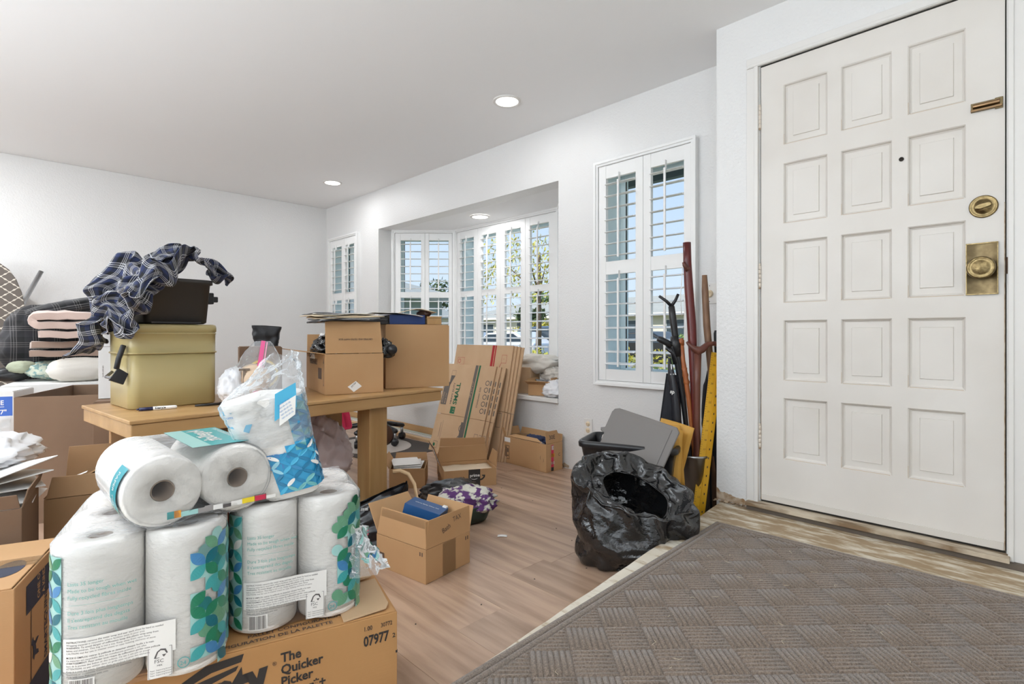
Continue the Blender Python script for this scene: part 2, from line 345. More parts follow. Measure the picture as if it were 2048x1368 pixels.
def shutters(wname, P0, P1, z0, z1, opens, banks, depth=.16, glass=True, tilt=14, hole=None):
    """P0->P1 runs left to right seen from inside; local x along it, local y outwards. opens: x ranges of leaf openings"""
    a = math.atan2(P1[1] - P0[1], P1[0] - P0[0]); L = math.dist(P0, P1)
    e = empty(wname, (P0[0], P0[1], 0), a); e['kind'] = 'structure'
    fw = .026
    fr = MB()
    def ring(x0, x1, za, zb, w, y0, y1):
        v = [(x, y, z) for y in (y0, y1) for (x, z) in ((x0, za), (x1, za), (x1, zb), (x0, zb), (x0 + w, za + w), (x1 - w, za + w), (x1 - w, zb - w), (x0 + w, zb - w))]
        f = []
        for k in range(4):
            a, b, c, d = k, (k + 1) % 4, 4 + (k + 1) % 4, 4 + k
            f += [(a, b, c, d), (a + 8, d + 8, c + 8, b + 8), (a, a + 8, b + 8, b), (d, c, c + 8, d + 8)]
        fr.add(v, f)
    ring(0, L, z0, z1, fw, 0, .05); ring(-.006, L + .006, z0 - .006, z1 + .006, .018, -.008, -.0002)
    fr.obj('shutter_frame', [m_shut], e, .002)
    n = len(opens)
    cuts = [fw + .002] + [(opens[i][1] + opens[i + 1][0]) / 2 for i in range(n - 1)] + [L - fw - .002]
    lv_cache = {}
    for i, (xa, xb) in enumerate(opens):
        ca, cb = cuts[i] + .0012, cuts[i + 1] - .0012
        lf = MB(); ya, yb = .008, .036
        za, zb = z0 + fw + .002, z1 - fw - .002
        lf.box(ca, xa, ya, yb, za, zb).box(xb, cb, ya, yb, za, zb)
        zz = sorted([za] + [v for b in banks for v in b[:2]] + [zb])
        for q in range(0, len(zz), 2): lf.box(xa, xb, ya + .002, yb - .002, zz[q], zz[q + 1])
        leaf = lf.obj('shutter_leaf', [m_shut], e, .0015)
        w = xb - xa - .003
        key = round(w, 4)
        if key not in lv_cache:
            pr = [(-.036, 0), (-.026, .0038), (0, .0055), (.026, .0038), (.036, 0), (.026, -.0038), (0, -.0055), (-.026, -.0038)]
            m = MB(); v = [(x, p[0], p[1]) for x in (0, w) for p in pr]
            m.add(v, [(k, (k + 1) % 8, 8 + (k + 1) % 8, 8 + k) for k in range(8)], 0, None, False)
            m.add(v[:8], [tuple(range(8))[::-1]]); m.add(v[8:], [tuple(range(8))]); m.flip()
            lv_cache[key] = m.mesh('louver', [m_shut])
        for (b0, b1, cnt) in banks:
            st = (b1 - b0) / cnt
            for k in range(cnt):
                o = bpy.data.objects.new('louver', lv_cache[key]); C.objects.link(o); o.parent = leaf
                o.location = (xa + .0015, .022, b0 + st * (k + .5)); o.rotation_euler = (R(tilt * .6), 0, 0)
            xm = (xa + xb) / 2
            MB().box(xm - .0065, xm + .0065, -.023, -.0145, b0 + .02, b1 - .03).box(xm - .001, xm + .001, -.0145, .006, b1 - .034, b1 + .02).obj('tilt_rod', [m_shut], leaf, .001)
    # the window behind
    x0, x1 = (hole or (.02, L - .02))
    zA, zB = z0 + .06, z1 - .05
    yo = depth
    rv = MB()
    rv.box(x0 - .05, x0, .05, yo + .03, zA - .05, zB + .05).box(x1, x1 + .05, .05, yo + .03, zA - .05, zB + .05)
    rv.box(x0 - .05, x1 + .05, .05, yo + .03, zB, zB + .05).box(x0 - .05, x1 + .05, .05, yo + .03, zA - .05, zA)
    rv.obj('window_reveal', [m_ext], e)
    wf = MB(); g = .04; xm = (x0 + x1) / 2
    wf.box(x0, x0 + g, yo, yo + .04, zA, zB).box(x1 - g, x1, yo, yo + .04, zA, zB).box(x0 + g, x1 - g, yo, yo + .04, zA, zA + g).box(x0 + g, x1 - g, yo, yo + .04, zB - g, zB)
    wf.obj('window_frame', [m_ext], e, .003)
    gk = MB().box(x0 + g, x0 + g + .004, yo + .008, yo + .015, zA + g, zB - g)
    gk.obj('window_gasket', [m_dark], e)
    MB().box(x0 + g, x1 - g, yo + .015, yo + .019, zA + g, zB - g).obj('window_pane', [m_glass], e)
    return e
BK = [(.725, 1.347, 8), (1.433, 1.981, 7)]
shutters('window_1', (-2.135, 2.90), (-1.425, 2.90), .624, 2.095, [(.086, .311), (.419, .637)], BK, .20, hole=(.07, .64))
shutters('window_2', (-6.02, 2.90), (-5.345, 2.90), .624, 2.08, [(.086, .31), (.40, .60)], [(.725, 1.347, 8), (1.433, 1.97, 7)], .20, hole=(.07, .6))
BKB = [(.727, 1.345, 8), (1.405, 1.955, 7)]
shutters('window_3', BL0, BL1, .624, 2.06, [(.088, .305), (.39, .60)], BKB, .15, hole=(.06, .62))
shutters('window_4', BL1, BR1, .624, 2.06, [(.085, .30), (.42, .635), (.755, .97), (1.09, 1.32)], BKB, .17, hole=(.10, 1.34))
shutters('window_5', BR1, BR0, .624, 2.06, [(.088, .305), (.39, .60)], BKB, .15, hole=(.06, .62))

# ceiling lamps
def lamp(i, p):
    e = thing('ceiling_lamp', ['round flush ceiling light nearest the front door', 'round flush ceiling light at the far end of the room', 'added unseen fill light on the camera side of the room', 'added fill light in the far room out of view', 'round flush ceiling light inside the bay window recess', 'added unseen fill light over the entry mat'][i],
              'ceiling light', p, 0, 'round flush ceiling lights')
    MB().lathe([(.073, -.002), (.073, -.007), (.088, -.009), (.093, -.004), (.093, 0)], 40).obj('trim_ring', [m_white], e)
    MB().lathe([(.0001, -.0075), (.04, -.0075), (.074, -.006)], 40).obj('diffuser', [m_lamp], e)
    light('ceiling_area_light', 'AREA', (p[0], p[1], p[2] - .012), (0, 0, 0), LAMP_W[i], (.97, .98, 1), .15)
for i, p in enumerate(LAMPS[:2] + [LAMPS[4]]): lamp([0, 1, 4][i], p)
for i in (2, 3, 5):  # unseen ceiling lights added as interior fill, no fixtures built
    p = LAMPS[i]; light('ceiling_area_light', 'AREA', (p[0], p[1], p[2] - .012), (0, 0, 0), LAMP_W[i], (.97, .98, 1), .15)

# entry platform
def concrete_mat():
    m = bpy.data.materials.new('worn_painted_concrete'); m.use_nodes = True; N = m.node_tree.nodes; L = m.node_tree.links; p = N['Principled BSDF']
    tc = N.new('ShaderNodeTexCoord'); mp = N.new('ShaderNodeMapping'); mp.inputs['Scale'].default_value = (7, 26, 8); L.new(tc.outputs['Object'], mp.inputs[0])
    n = N.new('ShaderNodeTexNoise'); n.inputs['Scale'].default_value = 1; n.inputs['Detail'].default_value = 9; n.inputs['Roughness'].default_value = .65; L.new(mp.outputs[0], n.inputs[0])
    n2 = N.new('ShaderNodeTexNoise'); n2.inputs['Scale'].default_value = 3.2; n2.inputs['Detail'].default_value = 3; L.new(tc.outputs['Object'], n2.inputs[0])
    sx = N.new('ShaderNodeSeparateXYZ'); L.new(tc.outputs['Object'], sx.inputs[0])
    mr = N.new('ShaderNodeMapRange'); mr.inputs[1].default_value = 1.6; mr.inputs[2].default_value = 2.35; mr.inputs[3].default_value = .12; mr.inputs[4].default_value = -.02; L.new(sx.outputs['Y'], mr.inputs[0])
    ad = N.new('ShaderNodeMath'); L.new(n.outputs[0], ad.inputs[0]); L.new(mr.outputs[0], ad.inputs[1])
    r = N.new('ShaderNodeValToRGB'); e = r.color_ramp.elements; e[0].position = .44; e[0].color = (.36, .265, .165, 1); e[1].position = .60; e[1].color = (.70, .655, .565, 1)
    e2 = e.new(.50); e2.color = (.47, .385, .27, 1); e3 = e.new(.54); e3.color = (.60, .54, .44, 1)
    L.new(ad.outputs[0], r.inputs[0])
    mx = N.new('ShaderNodeMix'); mx.data_type = 'RGBA'; mx.blend_type = 'MULTIPLY'; mx.inputs[0].default_value = .5; L.new(r.outputs[0], mx.inputs[6])
    r2 = N.new('ShaderNodeValToRGB'); r2.color_ramp.elements[0].position = .35; r2.color_ramp.elements[0].color = (.75, .66, .53, 1); r2.color_ramp.elements[1].position = .6; r2.color_ramp.elements[1].color = (1, 1, 1, 1)
    L.new(n2.outputs[0], r2.inputs[0]); L.new(r2.outputs[0], mx.inputs[7]); L.new(mx.outputs[2], p.inputs['Base Color'])
    b = N.new('ShaderNodeBump'); b.inputs['Strength'].default_value = .35; b.inputs['Distance'].default_value = .004; L.new(n.outputs[0], b.inputs['Height']); L.new(b.outputs[0], p.inputs['Normal'])
    p.inputs['Roughness'].default_value = .8
    return m
m_conc = concrete_mat()
# wavy edge along the living room
ed = []
for i in range(60):
    y = DY - .0 - i * .06
    ed.append((-1.135 + (2.6 - y) * .081 + .004 * fbm((y, 3, 1), 6), y))
pts = [(2.9, DY + .1), (-1.14, DY + .1)] + ed[1:] + [(2.9, ed[-1][1])]
struct('floor_entry', MB().prism(pts, -.05, PZ), [m_conc], .005)

# door mat
def doormat():
    e = thing('doormat', 'large grey brown ribbed doormat in front of the white door', 'doormat', (-1.02, 2.272, PZ), R(-90 + 1.3))
    # local x runs from the far edge towards the camera side, y across to the right
    m_mat = mk('ribbed_mat_pile', (.105, .076, .055), .95, col2=(.25, .19, .145), vs=230, detail=2, lo=.3, hi=.7, bump=1.0, bs=420, sheen=.3)
    LX, LY, T, BD = 1.95, 1.30, .006, .05
    base = MB().box(0, LX, 0, LY, 0, T)
    base.obj('mat_base', [m_mat], e, .003)
    bd = MB()
    for off in (.006, .027):
        h = [(-.009, 0), (-.007, .004), (0, .0055), (.007, .004), (.009, 0)]
        q = off + .009
        loop = [(q, q), (LX - q, q), (LX - q, LY - q), (q, LY - q)]
        vs = []
        for cx, cy in loop:
            dx = 1 if cx < LX / 2 else -1; dy = 1 if cy < LY / 2 else -1
            for a, b in h: vs.append((cx + dx * a, cy + dy * a, T + b))
        bd.add(vs, [(i * 5 + k, ((i + 1) % 4) * 5 + k, ((i + 1) % 4) * 5 + k + 1, i * 5 + k + 1) for i in range(4) for k in range(4)], 0, None, True)
    bd.obj('mat_border', [m_mat], e)
    rb = MB(); S = .106; nr = 7; x0, x1, y0, y1 = BD, LX - BD, BD, LY - BD
    A = R(45)
    def clip(p, q):
        t0, t1 = 0, 1; d = (q[0] - p[0], q[1] - p[1])
        for a, b, lo, hi in ((p[0], d[0], x0, x1), (p[1], d[1], y0, y1)):
            if abs(b) < 1e-9:
                if a < lo or a > hi: return None
                continue
            ta, tb = (lo - a) / b, (hi - a) / b
            if ta > tb: ta, tb = tb, ta
            t0 = max(t0, ta); t1 = min(t1, tb)
        if t1 - t0 < .03: return None
        return (p[0] + d[0] * t0, p[1] + d[1] * t0), (p[0] + d[0] * t1, p[1] + d[1] * t1)
    for i in range(-22, 24):
        for j in range(-22, 24):
            for k in range(nr):
                o = (k + .5) / nr * S
                if (i + j) % 2: a, b = (i * S + o, j * S + .002), (i * S + o, (j + 1) * S - .002)
                else: a, b = (i * S + .002, j * S + o), ((i + 1) * S - .002, j * S + o)
                rt = lambda p: (LX / 2 + p[0] * math.cos(A) - p[1] * math.sin(A), LY / 2 + p[0] * math.sin(A) + p[1] * math.cos(A))
                cc = clip(rt(a), rt(b))
                if not cc: continue
                p, q = cc; d = Vector((q[0] - p[0], q[1] - p[1])); Ln = d.length
                if Ln < .004: continue
                d /= Ln; n = Vector((-d.y, d.x)) * (S / nr * .40)
                v = []
                for (px, py), dr in ((p, 1), (q, -1)):
                    v += [(px + n.x, py + n.y, T), (px + n.x * .6 + d.x * dr * .002, py + n.y * .6 + d.y * dr * .002, T + .0040), (px - n.x * .6 + d.x * dr * .002, py - n.y * .6 + d.y * dr * .002, T + .0040), (px - n.x, py - n.y, T)]
                rb.add(v, [(0, 1, 5, 4), (1, 2, 6, 5), (2, 3, 7, 6), (0, 3, 2, 1), (4, 5, 6, 7)], 0, None, True)
    o = rb.obj('mat_rib', [m_mat], e); o['kind'] = 'stuff'
    # bits of straw and lint
    st = MB()
    for _ in range(70):
        x, y = random.uniform(.1, 1.8), random.uniform(.05, 1.2); a = random.random() * 6.28; L = random.uniform(.004, .016)
        st.tube([(x, y, T + .0055), (x + L * math.cos(a), y + L * math.sin(a), T + .007), (x + 1.6 * L * math.cos(a + .5), y + 1.6 * L * math.sin(a + .5), T + .0055)], .0005, 4)
    o = st.obj('lint', [mk('straw_lint', (.75, .66, .48), .8)], e); o['kind'] = 'stuff'
doormat()

# door ------------------------------------------------------------
def door():
    e = empty('door_1', (0, 0, 0)); e['kind'] = 'structure'
    X0, X1, Z0, Z1 = -.947, -.104, .178, 2.209
    cols = [(-.848, -.669), (-.618, -.438), (-.387, -.211)]
    rows = [(.382, .662), (.742, 1.018), (1.098, 1.379), (1.461, 1.737), (1.822, 2.097)]
    d = MB(); y0, y1 = DY, DY + .04
    xs = [X0] + [v for c in cols for v in c] + [X1]
    for i in range(0, len(xs), 2): d.box(xs[i], xs[i + 1], y0, y1, Z0, Z1)
    zs = [Z0] + [v for c in rows for v in c] + [Z1]
    for a, b in cols:
        for i in range(0, len(zs), 2): d.box(a, b, y0, y1, zs[i], zs[i + 1])
    d.obj('door_slab', [m_door], e)
    MB().box(X0 + .003, X1 - .003, y0 + .03, y1, Z0 + .05, Z1 - .05).obj('door_core', [m_door], e)
    for a, b in cols:
        for c, f in rows:
            prof = [(0, 0), (.004, -.004), (.006, -.014), (.012, -.018), (.036, -.018), (.038, -.013)]   # inset, height (depth inwards)
            m = MB(); v = []
            for ins, hh in prof:
                for px, pz in ((a + ins, c + ins), (b - ins, c + ins), (b - ins, f - ins), (a + ins, f - ins)): v.append((px, y0 - hh, pz))
            n = len(prof)
            m.add(v, [(i * 4 + k, i * 4 + (k + 1) % 4, (i + 1) * 4 + (k + 1) % 4, (i + 1) * 4 + k) for i in range(n - 1) for k in range(4)] + [tuple((n - 1) * 4 + k for k in range(4))])
            m.obj('door_panel', [m_door], e)
            g = MB()   # grime line on the lower ledge
            g.box(a + .006, b - .006, y0 + .001, y0 + .0025, c - .0006, c + .0028)
            g.box(a + .001, a + .0022, y0 + .001, y0 + .0025, c, c + .05)
            g.obj('grime_line', [mk('pale_grime', (.52, .40, .28), .8) if 'pale_grime' not in bpy.data.materials else bpy.data.materials['pale_grime']], e)
    # sweep, seams
    MB().box(X0 + .004, X1 - .004, y0 - .004, y0, Z0, Z0 + .028).obj('door_sweep', [mk('worn_grey_paint', (.62, .58, .53), .6)], e, .001)
    MB().box(X0 - .006, X0, y0 + .004, y0 + .02, Z0, Z1 + .006).box(X1, X1 + .007, y0 + .004, y0 + .02, Z0, Z1 + .006).box(X0, X1, y0 + .006, y0 + .02, Z1, Z1 + .008).box(X0, X1, y0 + .006, y0 + .02, Z0 - .02, Z0).obj('door_gap', [m_dark], e)
    MB().box(X1 - .002, X1 + .0005, y0 - .0006, y0 + .003, Z0, Z0 + 1.25).box(X0 - .0005, X0 + .0012, y0 - .0006, y0 + .003, Z0, Z0 + .9).obj('edge_grime', [m_grime], e)
    # hinges
    for z in (1.975, 1.227, .474):
        h = MB()
        for k in range(5): h.lathe([(.0001, -.0095), (.0058, -.0095), (.0062, 0), (.0058, .0095), (.0001, .0095)], 10, 0, TR((X0 - .004, y0 - .006, z + (k - 2) * .0205)))
        h.lathe([(.0001, -.006), (.005, -.002), (.0052, .004), (.0001, .006)], 10, 0, TR((X0 - .004, y0 - .006, z + .055)))
        h.lathe([(.0001, -.006), (.005, -.002), (.0052, .004), (.0001, .006)], 10, 1, TR((X0 - .004, y0 - .006, z - .055)))
        h.obj('hinge', [mk('cream_hinge_paint', (.74, .66, .57), .4), m_grime], e)
    # knob with plate
    T = TR((-.166, y0, 1.194), (R(90), 0, 0))     # local z towards the room
    pm = MB()
    def plate(u, v):
        x = (u - .5) * .084; y = (v - .5) * .185
        return (x, y, .0065 - .007 * math.cos((u - .5) * 2 * 1.2) + .003)
    pm.grid(14, 4, lambda u, v: ((u - .5) * .084, (v - .5) * .185, .003 + .006 * (abs(u - .5) * 2) ** 2.5), 0, T, True)
    pm.box(-.043, .043, -.094, .094, 0, .0025, 0, T)
    pm.box(-.043, .043, .091, .095, 0, .010, 1, T).box(-.043, .043, -.095, -.091, 0, .010, 1, T).box(-.0445, -.042, -.095, .095, 0, .010, 1, T).box(.042, .0445, -.095, .095, 0, .010, 1, T)
    bp = pm.obj('knob_plate', [m_brass, m_brass_hi], e)
    kb = MB().lathe([(.02, 0), (.016, .012), (.016, .028), (.036, .036), (.041, .046), (.039, .054), (.033, .056), (.032, .0545), (.024, .060), (.0001, .062)], 36, 0, T @ TR((0, 0, .002)))
    kb.obj('door_knob', [m_brass_hi], e)
    # deadbolt
    T = TR((-.162, y0, 1.421), (R(90), 0, 0))
    db = MB().lathe([(.041, 0), (.041, .004), (.037, .007), (.034, .005), (.024, .005), (.022, .010), (.0001, .011)], 36, 0, T).obj('deadbolt', [m_brass_hi], e)
    tt = MB(); tt.prism([(-.024, -.004), (-.008, -.009), (.02, -.007), (.026, 0), (.02, .008), (-.008, .010), (-.024, .005)], .011, .024, 0, T @ TR((0, 0, 0), (0, 0, R(12))))
    tt.obj('thumb_turn', [m_brass_hi], e, .002)
    # surface bolt bracket
    T = TR((-.197, y0, 1.772), (R(90), 0, 0))
    br = MB().box(0, .086, 0, .034, 0, .003, 0, T)
    br.tube([(.006, .020, .008), (.08, .020, .008)], .0085, 12, 1, T).box(.066, .088, -.004, .036, .001, .006, 0, T).box(.0, .086, .001, .008, .003, .014, 1, T)
    br.obj('door_latch_bracket', [m_brass, mk('bronze_latch', (.27, .17, .09), .32, 1)], e, .001)
    MB().lathe([(.0085, 0), (.0085, .003), (.006, .0045), (.0055, .0015), (.0001, .001)], 16, 0, TR((-.407, y0, 1.652), (R(90), 0, 0))).obj('peephole', [m_dark], e)
    MB().box(X1 + .003, X1 + .011, y0 - .001, y0 + .01, 1.17, 1.23).obj('strike_plate', [mk('rusty_metal', (.09, .05, .03), .6, .6)], e)
    return e
door()
# casing: head and two legs, each with a step
def trim(name, boxes, mats=None, bevel=.002):
    m = MB()
    for b in boxes: m.box(*b)
    return struct(name, m, mats or [m_white], bevel)
trim('trim_1', [(-1.008, -.954, DY - .016, DY, PZ + .01, 2.2145), (-.972, -.954, DY - .022, DY - .0165, PZ + .01, 2.2145)])
trim('trim_2', [(-1.008, -.04, DY - .016, DY, 2.216, 2.262), (-1.0, -.05, DY - .020, DY - .0165, 2.218, 2.232)])
trim('trim_3', [(-.096, -.045, DY - .016, DY, PZ + .01, 2.2145), (-.096, -.080, DY - .022, DY - .0165, PZ + .01, 2.2145)])
m_sill = mk('worn_wood_sill', (.55, .47, .36), .7, col2=(.20, .13, .07), vs=9, vstr=(.5, 3, 1), detail=7, lo=.50, hi=.66, bump=.3, bs=60)
trim('trim_4', [(-1.0, -.09, DY - .055, DY + .04, .150, .168)], [m_sill])
trim('trim_5', [(-1.0, -.04, DY - .040, DY, PZ, .150)], [mk('sill_gap_shadow', (.12, .095, .075), .9)])  # dark colour stands in for the shadow gap under the threshold
# crumbling plaster along the foot of the entry wall
cr_ = MB()
for k in range(60):
    x = random.uniform(-1.165, -1.0); s = random.uniform(.003, .012)
    cr_.add([(x + random.uniform(-s, s), DY - .004 - random.random() * .03, PZ + random.uniform(0, s)) for _ in range(6)], [(0, 1, 2), (2, 3, 4), (0, 4, 5), (1, 3, 5)])
tag(cr_.obj('plaster_crumbs', [m_grime]), 'brown plaster crumbs along the wall foot beside the white door', 'debris', kind='stuff')
st = MB()
def stain(u, v):
    x = -1.161 + .155 * u; return (x, DY - .0012, PZ + .004 + v * (.025 + .03 * (1 - u) ** 2 + .012 * fbm((x, 0, 5), 40)))
st.grid(24, 3, stain)
tag(st.obj('chipped_plaster', [m_grime]), 'chipped brown stained strip at the foot of the entry wall', 'damage')

ch = MB()
ch.prism([(0, 0), (.03, .004), (.05, .0), (.055, .018), (.03, .026), (.012, .034), (-.006, .02)], 0, .003, 0, TR((-2.44, WY - .0005, .004), (R(90), 0, 0)))
tag(ch.obj('chipped_plaster', [m_grime]), 'small chipped hole at the wall foot right of the long floor box', 'damage')
# outlet and dimmer
def outlet():
    e = thing('wall_outlet', 'cream electrical outlet low on the window wall above the black bin', 'outlet', (-2.215, WY, .318))
    MB().box(-.036, .036, -.006, 0, -.058, .058).obj('cover_plate', [m_white], e, .003)
    for z in (.022, -.022):
        o = MB().lathe([(.0175, 0), (.017, .003), (.0001, .003)], 20, 0, TR((0, -.006, z), (R(90), 0, 0))).obj('socket', [m_cream], e)
        MB().box(-.007, -.005, -.0096, -.009, z - .004, z + .005).box(.005, .007, -.0096, -.009, z - .004, z + .005).obj('slot', [m_ink], o)
outlet()
def dimmer():
    e = thing('light_dimmer', 'white plate with round cream dimmer knob beside the corner', 'light switch', (-1.349, WY, 1.186))
    MB().box(-.058, .058, -.006, 0, -.058, .058).obj('cover_plate', [m_white], e, .003)
    MB().lathe([(.0215, 0), (.0205, .012), (.018, .014), (.014, .0145), (.0135, .013), (.0001, .013)], 28, 0, TR((-.005, -.006, 0), (R(90), 0, 0))).obj('knob', [m_cream], e)
    MB().lathe([(.0025, 0), (.002, .001), (.0001, .001)], 8, 0, TR((-.005, -.006, .045), (R(90), 0, 0))).obj('screw', [m_ink], e)
    MB().lathe([(.0025, 0), (.002, .001), (.0001, .001)], 8, 0, TR((-.005, -.006, -.045), (R(90), 0, 0))).obj('screw', [m_ink], e)
dimmer()
# oak baseboards along the window wall at the far end
m_oak = mk('oak_trim', (.45, .25, .10), .4, col2=(.55, .33, .15), vs=3, vstr=(.6, 6, 6), detail=6)
trim('baseboard_window', [(-6.16, -3.35, WY - .016, WY, 0, .085)], [m_oak])
trim('baseboard_far', [(-6.16, -6.145, -2, WY, 0, .085)], [m_oak])

# ================================================================ OUTSIDE
m_leaf_y = mk('yellow_green_leaf', (.42, .42, .06), .7, col2=(.60, .50, .10), vs=2)
m_leaf_g = mk('green_leaf', (.10, .19, .05), .7, col2=(.22, .30, .09), vs=2)
m_leaf_d = mk('dark_green_leaf', (.06, .10, .04), .7, col2=(.12, .17, .06), vs=2)
m_bark = mk('bark', (.14, .10, .07), .9)
def leaves(cx, cy, cz, rx, ry, rz, n, s, seed, hollow=.55, droop=0):
    rnd = random.Random(seed); m = MB()
    for _ in range(n):
        while True:
            p = Vector((rnd.uniform(-1, 1), rnd.uniform(-1, 1), rnd.uniform(-1, 1)))
            if hollow < p.length < 1: break
        k = 1 + .25 * noise.noise(p * 2.3 + Vector((seed, 0, 0)))
        c = Vector((cx + p.x * rx * k, cy + p.y * ry * k, cz + p.z * rz * k))
        a = Vector((rnd.uniform(-1, 1), rnd.uniform(-1, 1), rnd.uniform(-1, 1) - droop)).normalized(); b = a.cross(Vector((rnd.random(), rnd.random(), rnd.random() + .1))).normalized() * s * .4
        a = a * s * rnd.uniform(.6, 1.3)
        m.add([c - a, c + b, c + a, c - b], [(0, 1, 2, 3)])
    return m
def shrub(label, loc, r, n, s, mat, seed, cat='hedge', name='hedge'):
    e = thing(name, label, cat, loc)
    o = leaves(0, 0, r[2] * .55, r[0], r[1], r[2] * .6, n, s, seed, .3).obj('foliage', [mat], e)
    MB().tube([(0, 0, -.05), (0, 0, r[2] * .5)], .05, 6).obj('stem', [m_bark], e)
def tree(label, loc, h, r, n, s, mat, seed, name='tree', droop=0, trunk=.14, nb=4):
    e = thing(name, label, 'tree', loc)
    m = MB()
    rnd = random.Random(seed)
    for k in range(nb):
        a = k * 6.28 / nb + rnd.random(); rr = r * .5
        c = (rr * math.cos(a), rr * math.sin(a), h - r * rnd.uniform(.3, 1.1))
        q = leaves(*c, r * .6, r * .6, r * .5, n // nb, s, seed + k, .2, droop); m.add(q.v, q.f)
    m.obj('crown', [mat], e)
    t = MB().tube([(0, 0, -.1), (.03, .02, h * .3), (0, .05, h * .75)], [trunk, trunk * .8, trunk * .5], 8)
    for k in range(nb):
        a = k * 6.28 / nb + .5; t.tube([(0, .04, h * .5), (r * .4 * math.cos(a), r * .4 * math.sin(a), h - r * .7)], [trunk * .4, trunk * .15], 6)
    t.obj('trunk', [m_bark], e)
struct('ground_lawn', MB().box(-70, 30, 3.75, 15, -.40, -.30).box(-70, 30, 22, 130, -.40, -.30), [mk('dry_lawn', (.25, .27, .10), .95, col2=(.38, .34, .16), vs=3)])
struct('ground_street', MB().box(-70, 30, 15.2, 21.8, -.46, -.36), [mk('asphalt', (.22, .22, .22), .95, col2=(.27, .27, .27), vs=2)])
struct('ground_curb', MB().box(-70, 30, 15, 15.2, -.46, -.28).box(-70, 30, 21.8, 22, -.46, -.28), [mk('curb_concrete', (.5, .49, .46), .9)])
m_stucco = mk('pale_stucco', (.62, .60, .55), .9); m_roof = mk('grey_shingle_roof', (.30, .31, .29), .9, col2=(.38, .38, .35), vs=1.5, vstr=(1, 8, 8)); m_pane = mk('dark_house_glass', (.05, .07, .09), .15)
m_bluegrey = mk('blue_grey_siding', (.28, .36, .40), .85)
def house(label, x0, x1, y0, y1, hz, rz_, wall, wins, gable=False, door=None, garage=None):
    e = thing('house', label, 'house', ((x0 + x1) / 2, y0, -.3)); w = (x1 - x0) / 2; d = y1 - y0
    MB().box(-w, w, 0, d, 0, hz).obj('house_wall', [wall], e)
    o = .7; r = MB()
    if gable:   # gable end towards the street
        r.prism([(-w - o, 0), (w + o, 0), (0, rz_)], 0, d + 1.4, 0, TR((0, -.7 + 0, hz), (R(90), 0, R(180))) @ TR((0, 0, 0)))
        r = MB(); Y0, Y1 = -.7, d + .7; th = .15
        for s in (-1, 1):
            r.add([(s * (w + o), Y0, hz - .1), (0, Y0, hz + rz_), (0, Y1, hz + rz_), (s * (w + o), Y1, hz - .1), (s * (w + o), Y0, hz - .1 + th), (0, Y0, hz + rz_ + th), (0, Y1, hz + rz_ + th), (s * (w + o), Y1, hz - .1 + th)],
                  [(0, 1, 2, 3), (4, 7, 6, 5), (0, 4, 5, 1), (3, 2, 6, 7), (0, 3, 7, 4)])
        MB().add([(-w, 0.01, hz), (w, 0.01, hz), (0, 0.01, hz + rz_ - .1), (-w, .2, hz), (w, .2, hz), (0, .2, hz + rz_ - .1)], [(0, 1, 2), (3, 5, 4), (0, 2, 5, 3), (1, 4, 5, 2)]).obj('gable_wall', [wall], e)
        MB().add([(-w - o, Y0 - .03, hz - .22), (-w - o, Y0 - .03, hz + .06), (0, Y0 - .03, hz + rz_ + .16), (w + o, Y0 - .03, hz + .06), (w + o, Y0 - .03, hz - .22), (0, Y0 - .03, hz + rz_ - .12)], [(0, 5, 2, 1), (5, 4, 3, 2)]).obj('fascia', [m_white], e, solid=.04)
    else:
        i = d / 2 + o
        r.add([(-w - o, -o, hz), (w + o, -o, hz), (w + o, d + o, hz), (-w - o, d + o, hz), (-w - o + i, d / 2, hz + rz_), (w + o - i, d / 2, hz + rz_)], [(0, 1, 5, 4), (1, 2, 5), (2, 3, 4, 5), (3, 0, 4), (0, 3, 2, 1)])
        MB().box(-w - o, w + o, -o - .03, -o, hz - .18, hz + .03).obj('fascia', [m_white], e)
    r.obj('roof', [m_roof], e)
    for (a, b, c, f) in wins:
        q = MB().box(a - .07, b + .07, -.06, 0, c - .07, f + .07).obj('window', [m_white], e)
        MB().box(a, b, -.07, -.06, c, f).obj('pane', [m_pane], q)
    if garage:
        a, b, f = garage; q = MB().box(a, b, -.05, 0, 0, f).obj('garage_door', [m_white], e)
        for k in range(4): MB().box(a + .1, b - .1, -.07, -.05, f * k / 4 + .08, f * (k + 1) / 4 - .06).obj('garage_panel', [m_white], q)
    return e
house('long low house with grey hipped roof across the street, right of centre', -46, -17, 38, 47, 2.95, 1.75, m_stucco, [(-12, -9.5, 1.1, 2.3), (-6, -3.6, 1.0, 2.4), (0.5, 2.9, 1.1, 2.3), (5, 9, .9, 2.4), (10.5, 13, .9, 2.4)], garage=(-3, .2, 2.2))
house('white gabled house with grey roof seen through the left bay window', -66, -50, 26, 40, 3.2, 2.6, mk('white_siding', (.70, .70, .68), .9), [(-6, -4, 1.0, 2.4), (-2, 1.5, .9, 2.4), (3.5, 6, 1.0, 2.4)], gable=True)
house('blue grey neighbouring house with broad gable beyond the bay', -26.5, -17.6, 10.6, 13.4, 2.7, 1.0, m_bluegrey, [(-2.6, -1.0, 1.0, 2.0), (1.2, 3, 1, 2.1)], gable=True)
